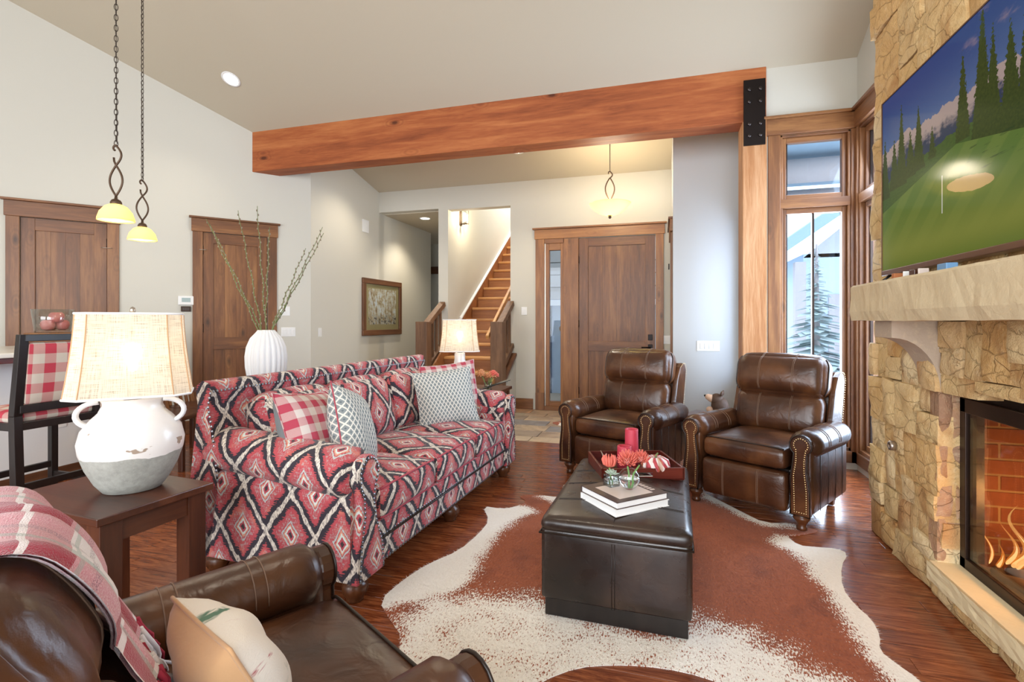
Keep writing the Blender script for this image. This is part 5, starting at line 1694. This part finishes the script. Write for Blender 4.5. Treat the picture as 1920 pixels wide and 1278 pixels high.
MB().tube([(0, 0, .01), (-.006, .0, .06), (-.01, .0, .085)], .003, 7).build('stem', 'green_stem', t)
for k in range(18):
    an = k * 2.4; w_ = .6 + .4 * (k % 3) / 2
    pts = [Vector((-.01, 0, .085)) + Vector((math.cos(an) * q[0] * w_, math.sin(an) * q[0] * w_, q[1])) for q in ((.004, 0), (.026, .014), (.032, .035), (.026, .056))]
    MB().tube(pts, [.003, .006, .006, .002], 6).build('petal', 'coral_petal', t)

# ---------------------------------------------------------------- television and things on the mantel
t = thing('television', 'large flat television showing a golf course above the mantel', 'television', (1.17, 3.267, 1.556))
TW, TH = 1.62, .914
MB().box(.004, -TW, 0, .05, 0, TH).build('cabinet', 'black_plastic', t, .004)
MB().box(-.006, -TW, -.028, .045, 0, 0).build('bottom_bezel', 'tv_bezel', t, .004)
MB().box(-.004, -TW, TH, .045, 0, TH + .006).box(-.004, 0, -.028, .045, .006, TH + .006).build('bezel', 'tv_bezel', t)
sc_ = MB(); sc_.add([(0, 0, 0), (0, -TW, 0), (0, -TW, TH), (0, 0, TH)], [(0, 1, 2, 3)], [[(0, 0), (1, 0), (1, 1), (0, 1)]]); sc_.add([(.004, 0, 0), (.004, -TW, 0), (.004, -TW, TH), (.004, 0, TH)], [(3, 2, 1, 0)])
sc_.build('screen', 'golf_screen', t)
for y in (-.06, -1.5): MB().tube([(.02, y, -.025), (-.04, y + .02, -.078)], .007, 6).tube([(.02, y, -.025), (.06, y - .03, -.078)], .007, 6).build('foot', 'black_plastic', t)
tag(MB().tube([(1.10, 3.19, 1.480), (1.09, 3.1, 1.480), (1.07, 3.0, 1.484), (1.10, 2.9, 1.480)], .004, 6).build('cable', 'black_plastic'), 'black cable lying on the left end of the mantel', 'cable')
for lab, y, m_, dx in (('small brown box standing on the mantel under the television', 2.86, 'orange_box', .03), ('white card on the mantel under the television', 2.74, 'paper', .004), ('dark brown box on the mantel under the television', 2.68, 'dark_wood_x', .05), ('cream card on the mantel under the television', 2.60, 'print_page', .008), ('blue box on the mantel under the television', 2.44, 'blue_box', .07)):
    tag(MB().box(1.06, y - dx, 1.474, 1.10, y, 1.508).build('mantel_box', m_, None, .003), lab, 'box', 'small things on the mantel')

# ---------------------------------------------------------------- bar, stool, bowl of apples
t = thing('breakfast_bar', 'white panelled breakfast bar with stone counter behind the stool', 'counter', (-4.62, 0, 0))
MB().box(-.9, -.6, 0, 0, 3.12, 1.02).build('panel', 'panel_white', t, .004)
MB().box(-.95, -.6, 1.025, .30, 3.14, 1.06).build('counter_top', 'quartz', t, .008)
MB().box(-.90, -.6, .985, .27, 3.12, 1.025).build('counter_edge', 'tray_wood', t, .004)
MB().box(-.40, 2.88, 1.06, -.10, 3.13, 1.185).build('raised_ledge', 'alder_y', t, .004)
MB().box(0, -.6, 0, .012, 3.12, .12).build('baseboard', 'stain_y', t)
ob = MB().box(0, 2.86, .43, .008, 2.94, .57).build('outlet_plate', 'white_plastic', t, .003)
MB().box(.008, 2.88, .46, .012, 2.92, .54).build('outlet', 'white_plastic', ob, .002)

t = thing('bar_stool', 'black framed bar stool with red gingham seat and back', 'stool', (-3.5, 2.20, 0), R(90))
# local: back panel at y=0 facing the camera(-y); seat extends to +y (towards the bar)
sw = .215
for s_ in (-1, 1):
    MB().hexa([(s_ * sw - .022, -.03, 0), (s_ * sw + .022, -.03, 0), (s_ * sw + .022, .025, 0), (s_ * sw - .022, .025, 0)], [(s_ * sw - .022, .0, .74), (s_ * sw + .022, .0, .74), (s_ * sw + .022, .05, .74), (s_ * sw - .022, .05, .74)]).build('rear_leg', 'black_wood', t, .003)
    MB().hexa([(s_ * sw - .022, .0, .74), (s_ * sw + .022, .0, .74), (s_ * sw + .022, .05, .74), (s_ * sw - .022, .05, .74)], [(s_ * sw - .022, -.055, 1.205), (s_ * sw + .022, -.055, 1.205), (s_ * sw + .022, -.015, 1.205), (s_ * sw - .022, -.015, 1.205)]).build('back_post', 'black_wood', t, .003)
    MB().box(s_ * sw - .02, .40, 0, s_ * sw + .02, .44, .66).build('front_leg', 'black_wood', t, .003)
    MB().box(s_ * sw - .012, .02, .24, s_ * sw + .012, .42, .28).build('stretcher', 'black_wood', t, .003)
for y, z in ((.0, .31), (.42, .16), (.42, .31)): MB().box(-sw, y - .012, z, sw, y + .012, z + .04).build('stretcher', 'black_wood', t, .003)
MB().box(-sw - .02, .0, .655, sw + .02, .045, .70).box(-sw - .02, .40, .655, sw + .02, .44, .70).box(-sw - .02, .02, .655, -sw + .02, .42, .70).box(sw - .02, .02, .655, sw + .02, .42, .70).build('seat_rail', 'black_wood', t, .003)
MB().rbox((0, .235, .725), (.45, .42, .06), .025, (0, 0, .025), 10).build('seat_cushion', 'gingham_stool', t)
MB(Tm((0, -.012, .98), rx=R(6))).rbox((0, -.002, 0), (.39, .045, .36), .02, (0, .008, 0), 8).build('back_cushion', 'gingham_stool', t)
MB().box(-sw, -.055, 1.165, sw, -.018, 1.205).build('top_rail', 'black_wood', t, .003)
MB().box(-sw, -.018, .755, sw, .020, .80).build('lower_rail', 'black_wood', t, .003)

bx, by = -4.885, 3.01
LZ = 1.185
t = thing('glass_bowl', 'clear glass bowl of apples on the bar ledge', 'bowl', (bx, by, LZ))
MB().lathe([(0, 0), (.112, 0), (.119, .01), (.129, .10), (.140, .195), (.135, .195), (.124, .10), (.110, .020), (0, .016)], 40).build('glass', 'clear_glass', t)
random.seed(8)
for k, (x, y, z, lab) in enumerate(((-.085, -.03, .065, 'lower left'), (.075, -.04, .065, 'lower right'), (.0, .085, .068, 'lower back'), (-.05, .02, .155, 'upper left'), (.07, .045, .155, 'upper right'))):
    t = thing('apple', 'red apple in the glass bowl, %s of the pile' % lab, 'apple', (bx + (x * .77 + y * .6) * .70, by + (-x * .6 + y * .77) * .70, LZ + .018 + z * .72), random.uniform(0, 6), 'apples in the bowl')
    MB().lathe([(0, -.039), (.019, -.045), (.039, -.034), (.049, -.004), (.046, .023), (.031, .039), (.013, .040), (.005, .033), (0, .032)], 20).build('fruit', 'apple', t)
    MB().tube([(0, 0, .032), (.004, 0, .05)], .002, 5).build('stem', 'twig', t)

# ---------------------------------------------------------------- pendants
def chain(mb_name, x, y, z0, z1, t, mat='chain_metal'):
    n = int((z1 - z0) / .034); proto = None
    for k in range(n):
        z = z0 + k * .034
        if proto is None:
            pts = [(.010 * math.cos(a), 0, .022 * math.sin(a)) for a in [2 * PI * q / 12 for q in range(12)]]
            o_ = MB().tube(pts, .0026, 5, True).build('chain_link', mat, t); proto = o_
        else: o_ = proto.copy(); COL.objects.link(o_)
        o_.location = (x, y, z); o_.rotation_euler = (0, 0, (k % 2) * PI / 2 + .5)


def pendant(label, x, y, zb, rz):
    t = thing('pendant_lamp', label, 'pendant lamp', (x, y, zb), rz, 'bar pendants')
    MB().lathe([(.102, 0), (.101, .012), (.088, .055), (.060, .092), (.028, .108), (.024, .106), (.056, .088), (.083, .052), (.096, .010), (.097, 0)], 32, (0, 0, 0), 1, 1, 0, 0, True).build('glass_shade', 'amber_glass', t)
    MB().lathe([(.032, .100), (.032, .120), (.024, .135), (.010, .142), (.008, .16)], 16).build('cap', 'bronze', t)
    pts = []
    for k in range(33):
        f = k / 32
        if f < .5: a = f * 2 * 2 * PI * .5; pts.append((.052 * math.sin(2 * PI * f * 1.0) * 1.0, 0, .16 + .30 * f * 1.15))
        else: pts.append((.052 * math.sin(2 * PI * f) * .9, 0, .16 + .30 * f * 1.15))
    loop = [(.042 * math.sin(PI * k / 16) * 1.0, 0, .16 + .20 * k / 16) for k in range(17)]
    lo2 = [(-q[0], 0, q[2]) for q in loop]
    top = [(.0 + .034 * math.sin(PI * k / 12), 0, .36 + .13 * k / 12) for k in range(1, 13)]
    hook = [(-.018 * math.sin(PI * k / 8), 0, .49 - .035 * (1 - math.cos(PI * k / 8)) * .5) for k in range(1, 8)]
    MB().tube(lo2 + top + hook, .0065, 7).build('scroll', 'bronze', t)
    MB().tube(loop + [(-.012, 0, .385), (-.014, 0, .41)], .0065, 7).build('scroll', 'bronze', t)
    chain('', 0, 0, .50, ceil_z(y) - zb - .01, t)
    MB().tube([(.004, .004, .5), (-.004, .003, 1.4), (.0, 0, ceil_z(y) - zb - .01)], .002, 5).build('cord', 'chain_metal', t)
    MB().lathe([(0, -.03), (.05, -.025), (.06, 0), (.06, .03)], 20, (0, 0, ceil_z(y) - zb)).build('canopy', 'bronze', t)
    MB().lathe([(0, .004), (.022, .008), (.030, .03), (.024, .055), (.014, .075), (.014, .09)], 16).build('bulb', 'bulb_warm', t)
    pt_light('pendant_light', (0, 0, -.02), 6, (1, .82, .55), .03, t)
    return t


pendant('nearer amber glass pendant lamp on a chain over the bar', -3.39, 2.445, 1.93, R(16))
pendant('farther amber glass pendant lamp on a chain over the bar', -4.06, 3.137, 1.94, R(75))

# entry bowl pendant
ex, ey, ez_ = -.60, 6.28, 2.55
t = thing('bowl_pendant', 'amber glass bowl pendant hanging in the entry', 'pendant lamp', (ex, ey, ez_), R(16))
MB().lathe([(0, .012), (.05, .016), (.13, .045), (.20, .09), (.245, .15), (.25, .16), (.243, .16), (.195, .098), (.125, .055), (0, .022)], 40).build('glass_bowl', 'amber_glass', t)
MB().lathe([(0, -.025), (.012, -.02), (.02, -.005), (.014, .01), (.03, .014), (.0, .02)], 16).build('finial', 'bronze', t)
MB().tube([(0, 0, .02), (0, 0, .22)], .006, 8).build('rod', 'bronze', t)
for s_ in (-1, 1):
    MB().tube([(s_ * .055 * math.sin(PI * min(1, k / 12) * .98) * (1 if k <= 12 else 1), 0, .20 + .27 * k / 12) for k in range(13)], .008, 8).build('scroll', 'bronze', t)
MB().tube([(-.0 + .03 * math.sin(PI * k / 8), 0, .47 + .08 * k / 8) for k in range(9)] + [(-.015, 0, .545), (-.018, 0, .52)], .008, 8).build('hook', 'bronze', t)
MB().tube([(0, 0, .54), (0, 0, ez(ey) - ez_)], .005, 8).build('stem', 'chain_metal', t)
MB().lathe([(0, -.03), (.05, -.025), (.065, 0), (.065, .04)], 20, (0, 0, ez(ey) - ez_)).build('canopy', 'bronze', t)
for s_ in (-1, 1): MB().lathe([(0, .04), (.025, .05), (.03, .07), (.02, .10), (.012, .12), (0, .125)], 14, (s_ * .09, 0, .03)).build('bulb', 'bulb_warm', t)
pt_light('bowl_light', (0, 0, .22), 34, (1, .86, .64), .14, t)


# recessed lights
def downlight(label, p, nrm, power, r=.075):
    t = thing('recessed_light', label, 'ceiling light', p, 0, 'recessed ceiling lights')
    t.rotation_euler = Vector(nrm).to_track_quat('-Z', 'Y').to_euler()
    MB().lathe([(r, .0), (r + .022, .0), (r + .022, -.006), (r, -.006), (r - .004, .0)], 32, (0, 0, 0), 1, 1, 0, 0, True).build('trim_ring', 'paper', t)
    MB().lathe([(0, -.003), (r - .002, -.003), (r - .002, -.001), (0, -.001)], 32).build('lens', 'downlight', t)
    d = bpy.data.lights.new('downlight_beam', 'SPOT'); d.energy = power; d.spot_size = R(120); d.spot_blend = .7; d.color = (1, .88, .70); d.shadow_soft_size = .06
    o_ = bpy.data.objects.new('downlight_beam', d); COL.objects.link(o_); o_.parent = t; o_.location = (0, 0, -.03)
    return t


dn = (0, -.454, -.891)
dn = (0, -.51, -1)
downlight('round recessed light on the sloped ceiling above the angled wall', (-4.441, 4.405, ceil_z(4.405) - .002), dn, 40)
dn2 = (0, -.222, -1)
downlight('recessed light in the entry ceiling near the picture', (-3.62, 6.35, ez(6.35) - .002), dn2, 55)
downlight('recessed light in the entry ceiling near the stairs', (-1.80, 6.38, ez(6.38) - .002), dn2, 80)
downlight('recessed light in the flat hall ceiling', (-3.788, 7.758, 2.998), (0, 0, -1), 60)
downlight('recessed light over the seating area, out of view', (-1.0, 2.2, ceil_z(2.2) - .002), dn, 60)

# stair sconce
t = thing('wall_sconce', 'glass box wall sconce in the stairwell', 'sconce', (-3.13, 7.70, 2.97))
MB().box(0, -.05, -.14, .012, .05, .14).build('back_plate', 'bronze', t, .003)
MB().box(.04, -.07, -.10, .12, -.066, .10).box(.04, .066, -.10, .12, .07, .10).box(.116, -.07, -.10, .12, .07, .10).build('glass_box', 'clear_glass', t)
for y in (-.07, .062):
    for x in (.036, .112): MB().box(x, y, -.115, x + .008, y + .008, .115).build('corner_bar', 'bronze', t)
MB().box(.0, -.02, -.12, .12, .02, -.105).build('arm', 'bronze', t); MB().lathe([(0, -.08), (.02, -.07), (.022, 0), (.018, .06), (0, .075)], 12, (.078, 0, 0)).build('bulb', 'bulb_warm', t)
pt_light('sconce_light', (.20, 0, .0), 16, (1, .85, .6), .03, t)

# ---------------------------------------------------------------- wall things
t = thing('framed_picture', 'wood framed autumn forest print on the cream wall', 'picture', (-4.318, 6.70, 1.06))
PW_, PH_ = 1.18, .88; fw_ = .085
for a in ((0, 0, PW_, fw_), (0, PH_ - fw_, PW_, PH_)): MB().box(0, a[0], a[1], .035, a[2], a[3]).build('frame_rail', 'stain_y', t, .008)
for a in ((0, fw_, fw_, PH_ - fw_), (PW_ - fw_, fw_, PW_, PH_ - fw_)): MB().box(0, a[0], a[1], .035, a[2], a[3]).build('frame_stile', 'stain_z', t, .008)
MB().box(0, fw_, fw_, .012, PW_ - fw_, PH_ - fw_).build('mat_board', 'picture_mat', t)
pm = MB(); q = [(.0125, .17, .17), (.0125, PW_ - .17, .17), (.0125, PW_ - .17, PH_ - .15), (.0125, .17, PH_ - .15)]
pm.add(q, [(0, 1, 2, 3)], [[(0, 0), (1, 0), (1, 1), (0, 1)]]); pm.build('print', 'forest_print', t)
MB().box(.018, fw_, fw_, .020, PW_ - fw_, PH_ - fw_).build('picture_glass', 'window_glass', t)

t = thing('wall_vent', 'small white wall grille above the picture', 'vent', (-4.32, 6.72, 2.63))
MB().box(0, 0, 0, .012, .17, .19).build('plate', 'white_plastic', t, .003)
for k in range(7): MB().box(.012, .025, .02 + k * .022, .016, .145, .030 + k * .022).build('slat', 'paper', t)


def switch(label, T, n, w=None):
    t = thing('light_switch', label, 'light switch', (0, 0, 0), 0, 'white switch plates'); t.matrix_world = T
    w = w or (.07 + .046 * (n - 1)); MB().box(-w / 2, -.006, -.0575, w / 2, 0, .0575).build('plate', 'white_plastic', t, .003)
    for k in range(n): x = (k - (n - 1) / 2) * .046; MB().box(x - .016, -.010, -.033, x + .016, -.006, .033).build('rocker', 'white_plastic', t, .002)


LW = Tm((-4.32, 5.55, 0), rz=LRZ) @ Matrix.Rotation(PI, 4, 'Z')   # room at local -y, x reversed
switch('single switch plate beside the branches, upper', LW @ Tm((-.31, 0, 1.407)), 1, .12)
switch('three-gang switch plate beside the ribbed vase', LW @ Tm((-.27, 0, 1.146)), 3, .17)
switch('narrow switch plate on the wall left of the picture', Tm((-4.32, 5.73, 1.135), rz=PI / 2), 1)
switch('switch plate between stairs and front door', Tm((-1.924, 7.2, 1.43)), 1, .085)
switch('switch plate in the corner right of the front door', Tm((.075, 7.2, 1.03)), 2, .10)
switch('wide four-gang switch plate on the grey wall', Tm((.50, 6.05, 1.005)), 4, .24)
switch('small outlet plate behind the near recliner', Tm((.80, 6.05, .36)), 1)
t = thing('thermostat', 'white thermostat on the wall beside the far wood door', 'thermostat', (0, 0, 0)); t.matrix_world = LW @ Tm((-1.352, 0, 1.515))
MB().box(-.075, -.025, -.052, .075, 0, .052).build('case', 'white_plastic', t, .008); MB().box(-.04, -.027, -.018, .045, -.025, .03).build('display', 'lcd', t)
t = thing('wall_keypad', 'small dark keypad below the thermostat', 'keypad', (0, 0, 0)); t.matrix_world = LW @ Tm((-1.352, 0, 1.420))
MB().box(-.048, -.018, -.03, .048, 0, .03).build('case', 'gunmetal', t, .004)
for k in range(3): MB().box(-.03 + k * .022, -.02, -.015, -.014 + k * .022, -.018, .012).build('button', 'bolt_metal', t)

# ---------------------------------------------------------------- dining corner behind the sofa
vx, vy = -3.27, 3.62
t = thing('dining_table', 'dark wood dining table behind the sofa', 'table', (-3.22, 3.75, 0), R(0))
MB().box(-.40, -.55, .71, .40, .55, .75).build('table_top', 'dark_wood_x', t, .005)
for a in (-.33, .33):
    for b_ in (-.48, .48): MB().box(a - .04, b_ - .04, 0, a + .04, b_ + .04, .71).build('leg', 'dark_wood_z', t, .004)
t = thing('ribbed_vase', 'white ribbed ceramic vase holding tall branches behind the sofa', 'vase', (vx, vy, .75))
pr = [(.09, 0), (.12, .01), (.15, .06), (.163, .14), (.166, .23), (.155, .31), (.125, .385), (.085, .43), (.07, .45), (.066, .455), (.058, .45), (.06, .43)]
MB().lathe(pr, 132, (0, 0, 0), .93, .93, .09, 22).build('body', 'white_ceramic', t)
random.seed(12)
from_px = [((378, 407), 'leaning furthest left over the far door'), ((398, 420), 'leaning left across the far door'), ((437, 392), 'rising left of centre'), ((482, 388), 'rising tallest in the middle'), ((507, 424), 'rising straight in the middle'), ((563, 464), 'short one on the right'), ((612, 424), 'leaning furthest right'), ((607, 434), 'second from the right')]
for k, ((px, py), lab) in enumerate(from_px):
    dep = 4.38; off = (px - 500) / 955 * dep; zz_ = 1.28 + (602 - py) / 955 * dep
    tip = Vector((vx + off * .96 + random.uniform(-.05, .05), vy + off * .28 + random.uniform(-.05, .1), zz_)); b0 = Vector((vx + random.uniform(-.03, .03), vy + random.uniform(-.03, .03), .82))
    nk = Vector((vx + off * .11, vy + random.uniform(-.02, .02), 1.20))
    t = thing('branch', 'budding bare branch in the ribbed vase, %s' % lab, 'branch', (0, 0, 0), 0, 'branches in the ribbed vase')
    n_ = 16; pts = []
    for q in range(n_ + 1):
        f = q / n_; p = b0.lerp(nk, f / .3) if f < .3 else nk.lerp(tip, (f - .3) / .7)
        pts.append(p + Vector((.006 * math.sin(f * 31 + k), .006 * math.cos(f * 27 + k), 0)))
    MB().tube(pts, [.0062 - .004 * q / n_ for q in range(n_ + 1)], 6).build('stem', 'twig', t)
    bd = MB()
    for q in range(26):
        f = .34 + .66 * q / 26; i_ = min(int(f * n_), n_ - 1); p = pts[i_].lerp(pts[i_ + 1], f * n_ - i_); s_ = .008 * (-1) ** q
        bd.lathe([(0, -.010), (.006, -.002), (.004, .008), (0, .012)], 6, (p.x + s_, p.y, p.z))
    bd.build('bud', 'bud', t, 0, 'stuff')


def dchair(label, loc, rz):
    t = thing('dining_chair', label, 'chair', loc, rz, 'dining chairs')
    MB().box(-.22, .0, .43, .22, .44, .47).build('seat', 'dark_wood_x', t, .01)
    for s_ in (-1, 1):
        MB().box(s_ * .19 - .02, .40, 0, s_ * .19 + .02, .44, .43).build('leg', 'dark_wood_z', t, .003); MB().box(s_ * .19 - .02, .0, 0, s_ * .19 + .02, .04, .43).build('leg', 'dark_wood_z', t, .003)
        MB().bar((s_ * .19, .02, .45), (s_ * .2, -.12, 1.21), .045, .03, (0, 1, 0)).build('back_post', 'alder_z', t, .003)
    MB().bar((-.2, -.122, 1.19), (.2, -.122, 1.19), .03, .08).build('top_rail', 'alder_x', t, .003)
    for k in range(4): x = -.12 + k * .08; MB().bar((x, .01, .47), (x, -.118, 1.16), .035, .014, (0, 1, 0)).build('slat', 'alder_z', t, .002)


dchair('stained wood dining chair peeking out right of the large lamp shade', (-4.38, 3.45, 0), R(-75))
dchair('stained wood dining chair beside it, nearer the door', (-4.56, 3.88, 0), R(-75))

# far end table flowers and tray rim
t = thing('flower_bunch', 'peach flowers in a small glass on the far end table', 'flowers', (-1.545, 4.48, .64))
MB().lathe([(.035, 0), (.038, .08), (.036, .08), (.033, .006), (0, .005)], 20, (0, 0, 0), 1, 1, 0, 0, True).build('glass', 'clear_glass', t)
random.seed(6)
for k in range(9):
    p = Vector((random.uniform(-.10, .10), random.uniform(-.06, .06), random.uniform(.10, .17))); MB().tube([(0, 0, .01), p], .002, 5).build('stem', 'green_stem', t)
    m_ = MB()
    for q in range(26):
        ph = math.acos(1 - 1.5 * (q + .5) / 26); th = q * 2.4; d = Vector((math.sin(ph) * math.cos(th), math.sin(ph) * math.sin(th), math.cos(ph)))
        m_.tube([p, p + d * .022, p + d * .036], [.004, .008, .004], 5)
    m_.build('blossom', 'orange_petal' if k % 3 else 'coral_petal', t)
tag(MB().bar((-1.60, 4.30, .655), (-1.36, 4.55, .735), .05, .008).build('tablet', 'black_plastic', None, .003), 'slim black tablet propped on the far end table', 'tablet')

# carved bear on the side table
t = thing('bear_figurine', 'carved wooden bear head figurine on the black side table', 'figurine', (.47, 4.86, .46), R(-14))
def egg(c, r, sx=1, sy=1, sz=1, n=16):
    return MB().lathe([(r * math.sin(PI * k / 10), -r * math.cos(PI * k / 10) * sz) for k in range(11)], n, c, sx, sy)
bd = egg((.03, 0, .07), .075, 1.0, .9, 1.1); bd.v = [Vector((p.x, p.y, max(p.z, 0))) for p in bd.v]
bd.build('body', 'bear_wood', t); egg((.005, -.005, .125), .055, 1.05, .95, 1.0).build('head', 'bear_wood', t)
m_ = MB(Tm((-.045, -.012, .135), ry=R(-68))); m_.lathe([(.034, -.02), (.034, .0), (.026, .03), (.018, .045), (0, .05)], 14); m_.build('muzzle', 'bear_muzzle', t)
egg((-.094, -.014, .155), .010).build('nose', 'black_plastic', t)
for y in (-.035, .035):
    m_ = MB(Tm((.045, y, .165), ry=R(12))); m_.lathe([(.018, 0), (.022, .015), (.016, .035), (0, .045)], 12, (0, 0, 0), .6, 1); m_.build('ear', 'bear_wood', t)
egg((-.05, -.03, .035), .024, 1.3, 1, 1.2).build('paw', 'bear_muzzle', t)
